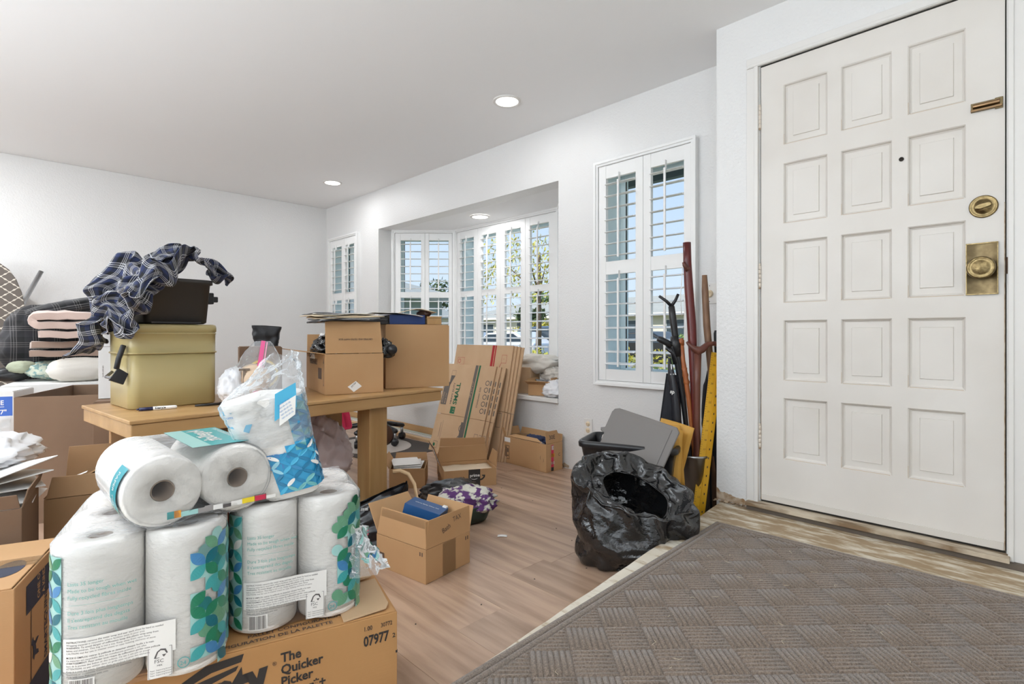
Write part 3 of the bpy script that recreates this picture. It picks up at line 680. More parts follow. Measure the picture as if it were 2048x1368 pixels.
def car(label, loc, rz, mat, suv=False, L=4.5):
    e = thing('car', label, 'car', loc, rz); h = 1.45 if not suv else 1.75
    side = [(-L / 2, .35), (-L / 2, .75), (-L / 2 + .9, .92), (-L / 2 + 1.5, h - .06), (L / 2 - 1.2, h), (L / 2 - .35, .98), (L / 2, .9), (L / 2, .35)]
    if suv: side[4] = (L / 2 - .6, h); side[5] = (L / 2 - .12, 1.0)
    T = TR((0, -.85, 0), (R(90), 0, 0)) @ Matrix.Identity(4)
    b = MB(); n = len(side)
    v = [(x, y, z) for y in (-.88, .88) for x, z in side]
    b.add(v, [tuple(range(n)), tuple(range(2 * n - 1, n - 1, -1))] + [(i, n + i, n + (i + 1) % n, (i + 1) % n) for i in range(n)])
    b.obj('car_body', [mat], e, .08, seg=3)
    gl = [(-L / 2 + 1.05, .95), (-L / 2 + 1.55, h - .14), (L / 2 - (1.25 if not suv else .75), h - .1), (L / 2 - (.6 if not suv else .4), .98)]
    for s in (-1, 1):
        y = s * .885
        MB().add([(x, y, z) for x, z in gl], [(0, 1, 2, 3)]).obj('car_window', [m_pane], e, solid=.01)
        for x in (-L / 2 + .85, L / 2 - .85):
            MB().lathe([(.0001, -.1), (.2, -.1), (.32, -.09), (.32, .09), (.2, .1), (.0001, .1)], 20, 0, TR((x, s * .82, .33), (R(90), 0, 0))).obj('wheel', [m_black], e)
    return e
m_silver = mk('silver_car_paint', (.55, .56, .58), .25, .4)
car('silver sedan parked across the street', (-24.5, 20.3, -.36), R(3), m_silver)
car('blue grey truck parked across the street', (-18.6, 20.6, -.36), R(2), mk('dark_blue_car_paint', (.10, .14, .20), .25, .4), True)
car('white car parked near the bay window hedge', (-18.9, 18.6, -.36), R(4), mk('white_car_paint', (.75, .76, .78), .25))
car('black car parked beyond the right window', (-12.6, 20.3, -.36), R(2), mk('black_car_paint', (.02, .02, .02), .25), False)
shrub('low yellow green hedge outside the bay window', (-9.0, 9.3, -.3), (1.6, .5, .85), 1400, .07, m_leaf_y, 3)
shrub('yellow green hedge further along outside the bay window', (-12.2, 9.6, -.3), (1.6, .6, .95), 1400, .07, m_leaf_y, 4)
shrub('dark green hedge outside the right window', (-3.7, 7.0, -.3), (1.25, .5, .75), 1500, .05, m_leaf_g, 5)
shrub('yellow shrub beyond the dark green hedge', (-5.9, 9.5, -.3), (1.7, .6, .85), 1300, .06, m_leaf_y, 6)
shrub('golden bush in front of the house across the street', (-26, 29, -.3), (3.0, 1.3, 2.0), 1400, .2, m_leaf_y, 8)
shrub('grey green bush by the far house wall', (-18.0, 34, -.3), (2.2, 1.0, 1.1), 900, .18, m_leaf_g, 9)
tree('willowy yellow green tree in front of the bay window', (-10.6, 11.6, -.3), 4.9, 2.3, 1500, .075, m_leaf_y, 11, droop=1.2, trunk=.10)
tree('dark leafy tree behind the white gabled house', (-62, 46, -.3), 9.2, 4.2, 1500, .38, m_leaf_d, 12)
tree('bushy tree behind the far roof at the left', (-44, 50, -.3), 6.6, 3.0, 1200, .3, m_leaf_g, 13)
tree('round tree behind the far roof in the right window', (-19.5, 52, -.3), 6.3, 2.4, 1200, .25, m_leaf_g, 14)
tree('small palm like tree in front of the far house', (-31, 33, -.3), 3.3, 1.3, 700, .3, m_leaf_d, 15, droop=.8)
e = thing('street_lamp', 'tall curved street lamp beyond the right window', 'street lamp', (-12.8, 30, -.3))
MB().tube([(0, 0, 0), (0, 0, 6.2), (-.15, 0, 6.8), (-.6, 0, 7.05), (-1.0, 0, 7.1)], [.09, .07, .06, .05, .05], 8).obj('lamp_post', [m_steel], e)
MB().prism([(-.35, -.12), (.3, -.1), (.3, .1), (-.35, .12)], -.06, .08, 0, TR((-1.2, 0, 7.1))).obj('lamp_head', [m_steel], e, .03)
# ================================================================ PAPER TOWELS AND THE CASE
m_towel = mk('quilted_white_paper', (.83, .80, .76), .95, bump=.7, bs=70, bstr=(1, 1, 2.2), bd=.004)
m_core = mk('cardboard_core', (.33, .25, .19), .85, bump=.3, bs=60)
m_film = film_mat('clear_pack_film', (.95, .97, 1), .02, .16, .55, 22)
m_filmw = film_mat('crumpled_clear_film', (.92, .95, .98), .16, .14, 1.0, 26)
PAL = [mk('print_' + n, c, .35, coat=.3) for n, c in (('dark_teal', (.0, .14, .19)), ('green', (.012, .20, .105)), ('sage', (.13, .33, .20)), ('teal', (.05, .36, .37)),
       ('light_teal', (.34, .60, .57)), ('blue', (.05, .22, .46)), ('white', (.84, .82, .79)), ('ink', (.10, .09, .09)), ('grey_ink', (.30, .28, .27)), ('teal_ink', (.16, .45, .40)))]
BPAL = [mk('blue_print_' + n, c, .35, coat=.3) for n, c in (('deep', (.01, .19, .38)), ('mid', (.02, .30, .56)), ('sky', (.06, .42, .66)), ('teal', (.16, .46, .48)), ('light', (.30, .60, .72)), ('blue', (.03, .25, .50)), ('white', (.86, .85, .82)), ('text', (.05, .22, .50)))]
def petals(P, x0, x1, y0, y1, p, rnd, keep=lambda x, y: True, bg=True, nb=7):
    """lattice of overlapping circles drawn as petals"""
    i = 0; nx = int(round((x1 - x0) / p)); ny = int(round((y1 - y0) / p))
    for i in range(nx):
        for j in range(ny):
            cx, cy = x0 + (i + .5) * p, y0 + (j + .5) * p
            if not keep(cx, cy): continue
            if bg: P.rect(x0 + i * p, y0 + j * p, x0 + (i + 1) * p, y0 + (j + 1) * p, rnd.choice([4, 4, 3, 2, 4]), .0001)
            ang = R(45) if (i + j) % 2 == 0 else R(-45)
            P.petal(cx, cy, p * 1.41, ang, rnd.choice([0, 1, 2, 3, 0, 1, 5, 6] if nb == 7 else [0, 1, 2, 3, 5, 1, 6, 2]), .0003)
RR = .0705
def roll_mesh():
    m = MB(); prof = [(.020, .003), (.045, .002), (.064, .001), (RR - .0015, .004), (RR, .012), (RR, .27), (RR - .0015, .277), (.064, .281), (.045, .2795), (.0215, .278), (.0205, .270), (.0205, .01)]
    m.lathe(prof, 36, 0, close=True); return m.flip().mesh('paper_roll', [m_towel])
def core_mesh():
    return MB().lathe([(.0203, .004), (.0203, .276), (.0185, .276), (.0185, .004)], 24, 0, close=True).flip().mesh('core', [m_core])
RM, CM = roll_mesh(), core_mesh()
for me in (RM, CM):
    import bmesh as _b; b = _b.new(); b.from_mesh(me); _b.ops.recalc_face_normals(b, faces=b.faces); b.to_mesh(me); b.free()
def add_rolls(e, nx, ny, sx=.143, sy=.145):
    for j in range(ny):
        for i in range(nx):
            o = bpy.data.objects.new('paper_roll', RM); C.objects.link(o); o.parent = e; o.location = (i * sx, j * sy, 0); o.rotation_euler = (0, 0, i + 2 * j)
            q = bpy.data.objects.new('core', CM); C.objects.link(q); q.parent = o
def pack_outline(nx, ny, off, sx=.143, sy=.145, n=10):
    r = RR + off; pts = []
    for (cx, cy, a0) in ((0, 0, 180), ((nx - 1) * sx, 0, 270), ((nx - 1) * sx, (ny - 1) * sy, 0), (0, (ny - 1) * sy, 90)):
        for k in range(n + 1):
            a = R(a0 + 90 * k / n); pts.append((cx + r * math.cos(a), cy + r * math.sin(a), math.cos(a), math.sin(a)))
        # sample the straight run
        if len(pts) <= (n + 1):
            for k in range(1, 8):
                x = (nx - 1) * sx * k / 8; pts.append((x, -r + .012 * math.exp(-((x - sx / 2) / .03) ** 2), 0, -1))
    return pts
def film_shell(e, nx, ny, seed, mat=None, topz=.283):
    out = pack_outline(nx, ny, .0022); n = len(out); zs = [.003, .02, .06, .1, .14, .18, .22, .26, .276, topz + .003]
    m = MB(); v = []
    for k, z in enumerate(zs):
        sh = 0 if 0 < k < len(zs) - 1 else -.010
        for (x, y, nx_, ny_) in out:
            w = .0012 * fbm((x * 3, y * 3, z + seed), 14); v.append((x + nx_ * (sh + abs(w)), y + ny_ * (sh + abs(w)), z))
    m.add(v, [(i * n + k, i * n + (k + 1) % n, (i + 1) * n + (k + 1) % n, (i + 1) * n + k) for i in range(len(zs) - 1) for k in range(n)], 0, None, True)
    x0, x1, y0, y1 = -.055, (nx - 1) * .143 + .055, -.055, (ny - 1) * .145 + .055
    m.grid(26, 26, lambda a, b: (x0 + (x1 - x0) * a, y0 + (y1 - y0) * b, topz + .004 + .007 * abs(fbm((a * 3 + seed, b * 3, 0), 2.2))))
    m.obj('wrapper', [mat or m_film], e)
def front_map(nx=2, sx=.143, r=RR + .0032):
    L = (nx - 1) * sx
    def fn(s, z, lift=0):
        q = r + lift
        if s < 0: a = s / r; return (q * math.sin(a), -q * math.cos(a), z)
        if s > L: a = (s - L) / r; return (L + q * math.sin(a), -q * math.cos(a), z)
        return (s, -q + .009 * math.exp(-((s - sx / 2) / .02) ** 2) * (1 if z > .12 else .3), z)
    return fn
LT = ['Lasts 35 longer', 'Made to be tough when wet', 'Fully recycled fibres inside']
LT2 = ['Dure 3 fois plus longtemps', "Il s'entreprend des degats", 'Tres resistant au mouille']
FINE = ['INSTRUCTIONS: remove the outer wrap and tear each sheet by hand as needed', 'Wrapping material is recyclable where facilities exist in your area', 'WARNING: To avoid danger of suffocation keep this plastic wrap away from', 'babies and children. This bag is not a toy. Keep away from open flame', 'CAUTION: not for use in toaster ovens or near heating elements of stove',
        'MODE D EMPLOI: retirer la pellicule et detacher chaque feuille a la main', 'Ce materiau est recyclable dans les installations prevues a cet effet', 'AVERTISSEMENT: Pour eviter tout risque de suffocation garder cette pellicule', 'hors de la portee des bebes et des enfants. Ce sac n est pas un jouet', 'ATTENTION: ne pas utiliser dans un grille pain ou pres des elements',
        'Keep in a cool dry place. Garder dans un endroit frais et sec', 'Questions or comments. Commentaires ou questions', 'Made with care. Fabrique avec soin']
def front_print(e, seed, barcode=True):
    rnd = random.Random(seed)
    P = Print(front_map())
    P.rect(-.098, .012, -.050, .262, 4, 0, n=8)
    p = .024
    for j in range(10):
        for i in range(2):
            P.petal(-.098 + (i + .5) * p, .014 + (j + .5) * p * 1.03, p * 1.4, R(45) if (i + j) % 2 == 0 else R(-45), rnd.choice([0, 1, 2, 3, 0, 1, 3, 6, 5]), .0008)
    for k, tx in enumerate(LT): P.text(tx, -.038, .212 - k * .0125, .0095, 9, 0, .95)
    P.rect(-.036, .1765, .055, .177, 9, 0, n=6)
    for k, tx in enumerate(LT2): P.text(tx, -.038, .160 - k * .0125, .0095, 9, 0, .95)
    P.rect(-.046, .058, .128, .117, 6, 0, n=16)
    for k, tx in enumerate(FINE): P.text(tx, -.040, .1095 - k * .0049 - (.003 if k > 4 else 0), .0044, 7, 0, 1.02, bold=.01 if k in (0, 2, 5, 7) else 0)
    if barcode:
        x = -.034
        P.rect(-.036, .012, .004, .045, 6, 0, n=4)
        while x < .001:
            w = rnd.choice([.0005, .001, .0015]); P.rect(x, .014, x + w, .043, 7, .0002); x += w + rnd.choice([.0006, .001])
    # certification box
    P.rect(.083, .012, .123, .070, 6, .0002, n=5); P.frame(.084, .013, .122, .069, .0007, 7, .0004)
    P.poly([(.093, .050), (.096, .050), (.100, .0605), (.104, .0635), (.110, .062), (.113, .056), (.1155, .0565), (.112, .065), (.104, .0665), (.098, .062)], 7, .0005)
    P.rect(.0945, .0495, .102, .0505, 7, .0005); P.poly([(.106, .055), (.113, .055), (.109, .050)], 7, .0005)
    P.text('FSC', .0935, .0405, .0095, 7, lift=.0005); P.text('MIX', .098, .034, .005, 7, lift=.0005)
    for k in range(3): P.text('Paper  Supporting forestry', .087, .026 - k * .0045, .0033, 7, lift=.0005)
    P.disc(.141, .030, .0105, 3, .0004, rin=.86); P.text('24', .1345, .0255, .011, 3, lift=.0005)
    # right pattern
    p = .0262
    mask = ['.XXXX', 'XXXXX', 'XXXXX', '.XXXX', 'X.XXX', 'XXXXX', 'XXXXX', '.XXXX', 'XXXX.', '..X..']
    y = .262
    cols = [0, 1, 2, 3, 3, 1, 0, 5, 2]
    for j, row in enumerate(mask):
        for i, ch in enumerate(row):
            if ch != 'X': continue
            x0 = .152 + i * p; y0 = y - (j + 1) * p
            P.rect(x0, y0, x0 + p, y0 + p, 4, 0, n=4)
            P.disc(x0 + (p if (i + j) % 2 else 0), y0 + p, p * .5, rnd.choice([2, 3, 4, 1]), .0006, n=14) if rnd.random() < .35 else 0
            P.petal(x0 + p / 2, y0 + p / 2, p * 1.41, R(45) if (i + j) % 2 == 0 else R(-45), rnd.choice(cols), .0011, wd=.36)
    P.obj('printed_label', PAL, e)

DIR = 73.6
# pack A
eA = thing('paper_towel_pack', 'upright shrink-wrapped paper towel pack at the left, under the lying pack', 'paper towels', (-1.282, .157, .2915), R(DIR), 'paper towel packs')
add_rolls(eA, 2, 3); film_shell(eA, 2, 3, 1); front_print(eA, 4)
# pack B
eB = thing('paper_towel_pack', 'upright torn paper towel pack at the right end of the big case', 'paper towels', (-1.283, .461, .2915), R(DIR - 1), 'paper towel packs')
add_rolls(eB, 2, 2); film_shell(eB, 2, 2, 5); front_print(eB, 9)
# torn loose film hanging off the right side of pack B
m = MB()
def torn(u, v):
    a = R(-62) + u * R(100); r = RR + .004 + (.012 + .055 * v ** 1.5 * math.sin(math.pi * min(1, u * 1.2)) ** .6) * (1) + .012 * fbm((u * 4, v * 4, 3), 1.6)
    z = .215 - .13 * v - .07 * u * (1 - v) + .015 * fbm((u * 5, v * 3, 9), 1.3)
    return (.143 + r * math.cos(a), r * math.sin(a), z)
m.grid(26, 18, torn)
m.obj('torn_film', [m_filmw], eB)
P = Print(lambda x, y, l=0: torn(x, y)); 
rnd = random.Random(3)
q = MB()
for _ in range(16):
    u, v = rnd.uniform(.05, .5), rnd.uniform(.1, .7); s = .07
    a = rnd.choice([.8, -.8]); pts = []
    for k in range(10):
        t = k / 10 * 6.283; x = math.cos(t) * s; y = math.sin(t) * s * .45
        uu, vv = u + x * math.cos(a) - y * math.sin(a), v + (x * math.sin(a) + y * math.cos(a)) * 1.5
        w = Vector(torn(max(0, min(1, uu)), max(0, min(1, vv)))); c = Vector((w.x - .143, w.y, 0)).normalized() * .002; pts.append(tuple(w + c))
    q.add(pts, [tuple(range(10))], rnd.choice([0, 1, 2, 3, 4, 3, 5, 4]))
q.obj('printed_film', PAL, eB)
# pack C lies on top with its ends towards the camera
a45, s_, c_ = R(45.2), math.sin(R(45.2)), math.cos(R(45.2))
def cw(r, t): return Vector((c_ * r - s_ * t, s_ * r + c_ * t, 0))
ex = cw(.70, .715).normalized(); ez = -cw(-.715, .70).normalized(); ey = Vector((0, 0, 1))
tl = R(-1.5)
M3 = Matrix((ex, ey, ez)).transposed().to_4x4()
pL = cw(-.68, 1.035)
back = -ez * .282
eC = thing('paper_towel_pack', 'paper towel pack lying on its side on top of the upright packs', 'paper towels', (0, 0, 0), 0, 'paper towel packs')
eC.matrix_world = Matrix.Translation(pL + back + Vector((0, 0, .647))) @ M3
add_rolls(eC, 2, 1, .137); 
out = pack_outline(2, 1, .0022, .137); n = len(out); v = []; zs = [.0, .04, .1, .16, .22, .272, .284]
m = MB()
for k, z in enumerate(zs):
    sh = 0 if 0 < k < len(zs) - 1 else -.012
    for (x, y, nx_, ny_) in out: w = .0015 * fbm((x * 3, y * 3, z + 4), 14); v.append((x + nx_ * (sh + abs(w)), y + ny_ * (sh + abs(w)), z))
m.add(v, [(i * n + k, i * n + (k + 1) % n, (i + 1) * n + (k + 1) % n, (i + 1) * n + k) for i in range(len(zs) - 1) for k in range(n)], 0, None, True)
m.grid(30, 18, lambda a, b: (-.06 + .257 * a, -.06 + .12 * b, .285 + .004 * abs(fbm((a * 3, b * 3, 2), 3))))
m.obj('wrapper', [m_film], eC)
P = Print(lambda x, z, l=0: (x, RR + .0035 + l, z))       # banner on the top side; x along, z towards the viewer
P.rect(.055, .03, .165, .265, 3, 0); P.rect(.055, .03, .09, .265, 4, .0002)
P2 = Print(lambda x, y, l=0: (.125 - y, RR + .0040 + l, .05 + x)); P2.text('AngelSoft', 0, 0, .045, 6, sx=.95, bold=.02); P2.text('ultra strong towels', 0, -.035, .018, 6)
P.obj('printed_label', PAL, eC); P2.obj('lettering', PAL, eC)
P = Print(lambda s, z, l=0: ((RR + .004 + l) * math.cos(R(180) + s), (RR + .004 + l) * math.sin(R(180) + s), z))
P.rect(-.75, .215, .5, .272, 3, 0, n=10); P.rect(.35, .19, .5, .272, 2, .0002, n=2); 
P.text('PAPER TOWELS', -.6, .235, .02, 6, sx=9, lift=.0005)
P.obj('side_label', PAL[:3] + [mk('print_teal_b', (.0, .27, .33), .35)] + PAL[4:], eC)
m_yel, m_red, m_org = mk('print_yellow', (.85, .65, .03), .4), mk('print_red', (.60, .03, .08), .4), mk('print_orange', (.80, .35, .04), .4)
P = Print(lambda x, y, l=0: (x, y, .2865 + l))
xx = .005
for w, h, c in ((.012, .014, 3), (.012, .014, 11), (.030, .010, 4), (.012, .010, 12), (.016, .012, 8), (.018, .010, 6), (.016, .007, 7), (.022, .010, 6), (.026, .011, 9 + 1), (.024, .011, 13), (.020, .007, 6)):
    P.rect(xx, -.056, xx + w, -.056 + h, min(c, 13) if c != 10 else 10, 0); xx += w
P.frame(.168, -.057, .192, -.043, .0012, 7)
P.obj('colour_strip', PAL + [m_yel, m_org, PAL[8], m_red], eC)

# toilet paper pack with its bag torn open ------------------------------------------------
def tp_pack():
    e = thing('toilet_paper_pack', 'blue printed toilet paper pack with a torn open plastic top', 'toilet paper', (-1.262, .520, .578), R(DIR - 4), None, None)
    e.rotation_euler = (R(3), R(-9), R(DIR - 4))
    # soft body: rounded block
    H_ = .235
    def body(u, v, off=0):
        a = u * 2 * math.pi; w = .068 + .016 * v; d = .055 - .004 * v
        ca, sa = math.cos(a), math.sin(a); k = 1 / (abs(ca) ** 4 + abs(sa) ** 4) ** .25
        r = 1 + .04 * fbm((ca * 2, sa * 2, v * 5), 1.3)
        inset = .82 + .18 * min(1, v * 14)
        return ((w + off) * ca * k * r * inset - .03 * v, (d + off) * sa * k * r * inset, .004 + v * H_)
    m = MB().grid(48, 22, lambda u, v: body(u, v), wrap=True)
    m.add([body(k / 48, 0) for k in range(48)], [tuple(range(48))[::-1]])
    m.grid(48, 6, lambda u, v: tuple(Vector(body(u, 1)) * (1 - v) + Vector((-.03, 0, H_ + .02)) * v), wrap=True)
    m.obj('roll_stack', [m_towel], e)
    # printed bag skin, from u .5 (left) through .75 (front) to 1 (right)
    S = lambda x, y, l=0: body(.5 + x, min(.999, max(0, y)), .0028 + l)
    P = Print(S)
    rnd = random.Random(21)
    P.rect(.20, .07, .52, .46, 1, 0, n=14)
    nx, ny = 8, 7; px, py = .32 / nx, .39 / 6
    for i in range(nx):
        for j in range(14):
            x, y = .20 + (i + .5) * px, .07 + (j + .5) * py
            if j > 5:
                if i < 2 + (j - 6) * .15 or y > .98: continue
                P.rect(x - px / 2, y - py / 2, x + px / 2, y + py / 2, rnd.choice([1, 2, 4, 3, 1]), 0)
            pts = []
            sg = 1 if (i + j) % 2 == 0 else -1
            for k in range(12):
                t = k / 12 * 2 * math.pi; a, b = .62 * math.cos(t), .22 * math.sin(t)
                pts.append((x + px * (a * .8 - sg * b * .8), y + py * (sg * a * .8 + b * .8)))
            P.poly(pts, rnd.choice([0, 1, 2, 3, 4, 5, 0, 6, 1, 2, 4]), .0015)
    P.poly([(.02, .80), (.17, .72), (.19, .80), (.10, .80), (.03, .86)], 2, .0003)
    P.poly([(.0, .99), (.06, .90), (.14, .93), (.07, .95), (.02, .999)], 2, .0003)
    PT = Print(lambda x, y, l=0: S(.03 + x * 2.6, .42 + y * 4.2, .0008 + l))
    PT.text('ULTRA', .04, .0, .019, 7, -.05, bold=.03); PT.text('SOFT', .045, -.022, .019, 7, -.05, bold=.03)
    PT.text('double rolls', .005, .085, .009, 6, -.3); PT.text('premium', .01, .11, .009, 7)
    P.obj('printed_label', BPAL, e); PT.obj('lettering', BPAL, e)
    # bag film: loose skirt of plastic rising to a crumpled twist
    def bag(u, v):
        b = Vector(body(u, .55 if v < .02 else min(1, .55 + v * .9), .005))
        if v > .5:
            k = (v - .5) / .5; top = Vector((.030 + .030 * math.cos(u * 6.28), .012 * math.sin(u * 6.28), H_ + .085 + .015 * math.sin(u * 12.5)))
            b = b.lerp(top, k ** .75)
        f = .010 * min(1, v * 2)
        return (b.x + f * fbm((u * 9 % 9, v * 4, 1), 1.7), b.y + f * fbm((u * 9, v * 4, 7), 1.7), b.z + f * .6 * fbm((u * 9, v * 4, 13), 1.7))
    MB().grid(60, 30, bag, wrap=True).obj('torn_bag', [m_filmw], e)
    P = Print(lambda x, y, l=0: (x, -.062 - l - .1 * abs(x) ** 1.5, y))
    P.poly([(-.012, .19), (.038, .213), (.044, .268), (-.002, .250)], 2, .004); P.poly([(-.004, .178), (.032, .197), (.040, .24), (.004, .225)], 6, .006)
    for k in range(5): P.text('septic safe soft rolls', .0 + k * .001, .222 - k * .0075, .0058, 7, .42, .62, lift=.0065)
    P.obj('flap_label', BPAL, e)
tp_pack()

# the big case under the packs
def case():
    w, d, h = .652, .32, .285
    X = Vector((math.cos(R(DIR)), math.sin(R(DIR)), 0)); o = Vector((-1.103, .705, 0)) - X * w
    e = cbox('shipping_case', 'big brown paper towel case with black lettering under the packs', o, R(DIR), w, d, h, mat=mk('case_cardboard', (.46, .235, .085), .75, col2=(.49, .26, .10), vs=3, bump=.1, bs=60, bstr=(.2, .2, 6)), closed=True)
    P = Print(fmap('f', w, d, h)); r = w
    for k, t in enumerate(['The', 'Quicker', 'Picker', 'Upper*+']): P.text(t, r - .258, .238 - k * .0262, .0285, 0, .02, .92, bold=.028)
    P.text('Bounty', r - .285, .186, .105, 0, .10, .74, bold=.055, align='RIGHT')
    P.poly([(r - .47, .235), (r - .40, .272), (r - .33, .278), (r - .335, .262), (r - .39, .255), (r - .44, .235), (r - .475, .205)], 0, .0002)
    P.poly([(r - .475, .195), (r - .42, .240), (r - .34, .256), (r - .345, .246), (r - .41, .226), (r - .455, .19)], 0, .0002)
    P.text('®', r - .275, .235, .012, 0)
    P.text('1.00', r - .080, .2575, .015, 0, .02, .8, bold=.01); P.text('30772', r - .040, .2575, .014, 0, .02, .8, bold=.01)
    P.text('07977', r - .080, .222, .033, 0, .02, .72, bold=.03); P.text('2', r - .012, .226, .015, 0, bold=.02)
    P.rect(r - .004, .187, r, .193, 0)
    P.obj('lettering', [m_ink], e)
    P = Print(fmap('r', w, d, h)); P.rect(0, .187, .012, .193, 0); P.obj('tick_mark', [m_ink], e)
    P = Print(fmap('t', w, d, h)); P.text('CONFIGURATION DE LA PALETTE', .245, .012, .017, 0, 0, 1.0, bold=.02); P.text('PALLET CONFIGURATION', .33, .034, .017, 0, 0, 1.0, bold=.02)
    P.obj('top_lettering', [m_inkbrown], e)
    # torn loose flaps on the right end
    m = MB(); m.prism([(0, .0), (.10, .008), (.112, .03), (.115, .175), (.02, .17), (.0, .10)], 0, .004)
    m.obj('torn_flap', [m_board3], e, .001, (w - .125, .0, h + .0045), (R(0), R(-2), 0))
    MB().prism([(0, 0), (.115, -.004), (.118, .12), (.01, .11)], 0, .004).obj('torn_flap', [m_board3], e, .001, (w - .135, .175, h + .005), (R(3), R(-7), 0))
case()

# smaller equine box at the lower left corner
w, d, h = .34, .34, .37
e = cbox('cardboard_box', 'taped brown box with dark blue horse lettering at the lower left', (-1.773, -.275, 0), R(71.4), w, d, h, closed=True)
navy = mk('navy_ink', (.03, .035, .06), .7)
P = Print(fmap('r', w, d, h))
P.rect(.07, .275, .24, .345, 0, 0); P.rect(.07, .0, .24, .10, 0, 0)
P.rect(.10, .10, .105, .275, 1, 0)
Pv = Print(lambda x, y, l=0: fmap('r', w, d, h)(.215 - y, .105 + x, l))
Pv.text('SMARTEQUINE', 0, .0, .030, 0, 0, .88, bold=.02)
Pv.text('ONE OF', .178, .055, .026, 2, sx=.75, bold=.02, lift=.0008); Pv.text('A KIND', .178, .02, .026, 2, sx=.75, bold=.02, lift=.0008)
horse = [(0, 0), (.012, .004), (.018, .018), (.034, .022), (.040, .010), (.047, .0), (.050, .012), (.046, .028), (.054, .038), (.064, .040), (.058, .050), (.046, .052), (.038, .042), (.020, .040), (.008, .044), (-.004, .034), (.006, .028), (.002, .012)]
Pv.poly([(x * .9 + .04, y * .95 + .062) for x, y in horse], 0, .0003)
P.obj('printed_label', [navy, m_inkbrown, m_board], e); Pv.obj('lettering', [navy, m_inkbrown, m_board], e)
P = Print(fmap('t', w, d, h)); P.disc(w - .05, .13, .030, 0, 0, ry=.055); P.rect(.0, d / 2 - .03, w, d / 2 + .03, 1, .0003); P.text('SMART', w - .11, .04, .03, 0, R(90))
P.obj('top_print', [navy, m_tape], e)
P = Print(fmap('f', w, d, h)); P.frame(.05, .06, .29, .3, .003, 0); P.text('UP', .1, .15, .06, 0); P.obj('front_print', [m_inkbrown], e)

# open box behind the packs at the left
e = cbox('cardboard_box', 'open brown box with a creased flap, left of the paper towels', (-2.354, .138, 0), R(75), .25, .30, .40, mat=m_board4, flaps=[('f', -8, .07, .02, .05), ('b', 8, .12, .01, .01), ('l', -30, .0)], rot=None)
# creased rear-left flap lying across
fm = MB()
prof = [(0, 0), (.06, .03), (.11, .06), (.17, .10), (.23, .125)]
def flp(u, v):
    i = u * 4; k = min(3, int(i)); f = i - k; x = prof[k][0] * (1 - f) + prof[k + 1][0] * f; z = prof[k][1] * (1 - f) + prof[k + 1][1] * f
    return (x + .03 * v, v * .22 - .0 , z + .012 * math.sin(v * 7 + u * 4) * u)
fm.grid(17, 9, flp, smooth=False)
fm.obj('creased_flap', [m_board], e, 0, (.012, .05, .405), (0, 0, R(-3)), solid=.005)
P = Print(lambda x, y, l=0: (x, y, .425 + x * .38 + l)); P.rect(.05, .08, .10, .11, 0, 0); P.obj('paper_sticker', [m_paper], e)
MB().add([(.13, .16, .50), (.25, .14, .545), (.26, .20, .55), (.14, .22, .51)], [(0, 1, 2, 3)]).obj('folded_edge', [m_board3], e, 0, solid=.006)
# box with papers at the far left
e = cbox('cardboard_box', 'rounded brown box stuffed with papers at the left edge', (-2.14, -.22, 0), R(80), .30, .30, .45, [('r', 14, .05), ('f', 6, .04)], mat=m_board2)
for k in range(5):
    pack('paper_sheet', ['upper white sheet on the papers box', 'white sheet leaning in the papers box', 'curled white sheet at the left edge', 'grey sheet under the white ones at the left edge', 'lowest sheet in the papers box at the left edge'][k], 'paper',
         (-2.30 + .02 * k, -.12 + .03 * k, .42 + .022 * k), (.20, .25, .004), [m_paper], 0, rot=(R(8 - 5 * k), R(12 - 6 * k), R(70 + 12 * k)), group='papers in the left box')
# plastic bag piled above it
def bag_blob(name, label, cat, loc, r, mat, seed, amp=.25, sc=2.2, flat=.0, rz=0, n=(48, 28), group=None, top=None, ridge=True):
    def fn(u, v):
        a = u * 2 * math.pi; p = -math.pi / 2 + v * math.pi
        d = Vector((math.cos(a) * math.cos(p), math.sin(a) * math.cos(p), math.sin(p)))
        nz_ = 0; f = sc; am = 1
        for _ in range(4):
            t = noise.noise(d * f + Vector((seed, seed * 2, 0))); nz_ += am * ((1 - 2 * abs(t)) if ridge else t); f *= 1.9; am *= .5
        k = 1 + amp * (nz_ - .6)
        z = d.z * r[2] * k
        if z < 0: z *= .55
        if top and d.z > .6: z += (d.z - .6) ** 1.3 * top
        return (d.x * r[0] * k, d.y * r[1] * k, max(z, -r[2] * .5))
    o = MB().grid(n[0], n[1], fn, wrap=True).obj(name, [mat], None, 0, (loc[0], loc[1], loc[2] + r[2] * .5), (0, 0, rz))
    return tag(o, label, cat, group)
m_wbag = film_mat('white_plastic_bag', (.85, .85, .86), .55, .25, .8, 30)
m_wbag2 = mk('white_thin_plastic', (.80, .80, .82), .35, bump=.4, bs=40)
bag_blob('plastic_bag', 'white plastic bag on the papers at the left edge', 'plastic bag', (-2.58, .0, .50), (.14, .13, .07), m_wbag2, 5)
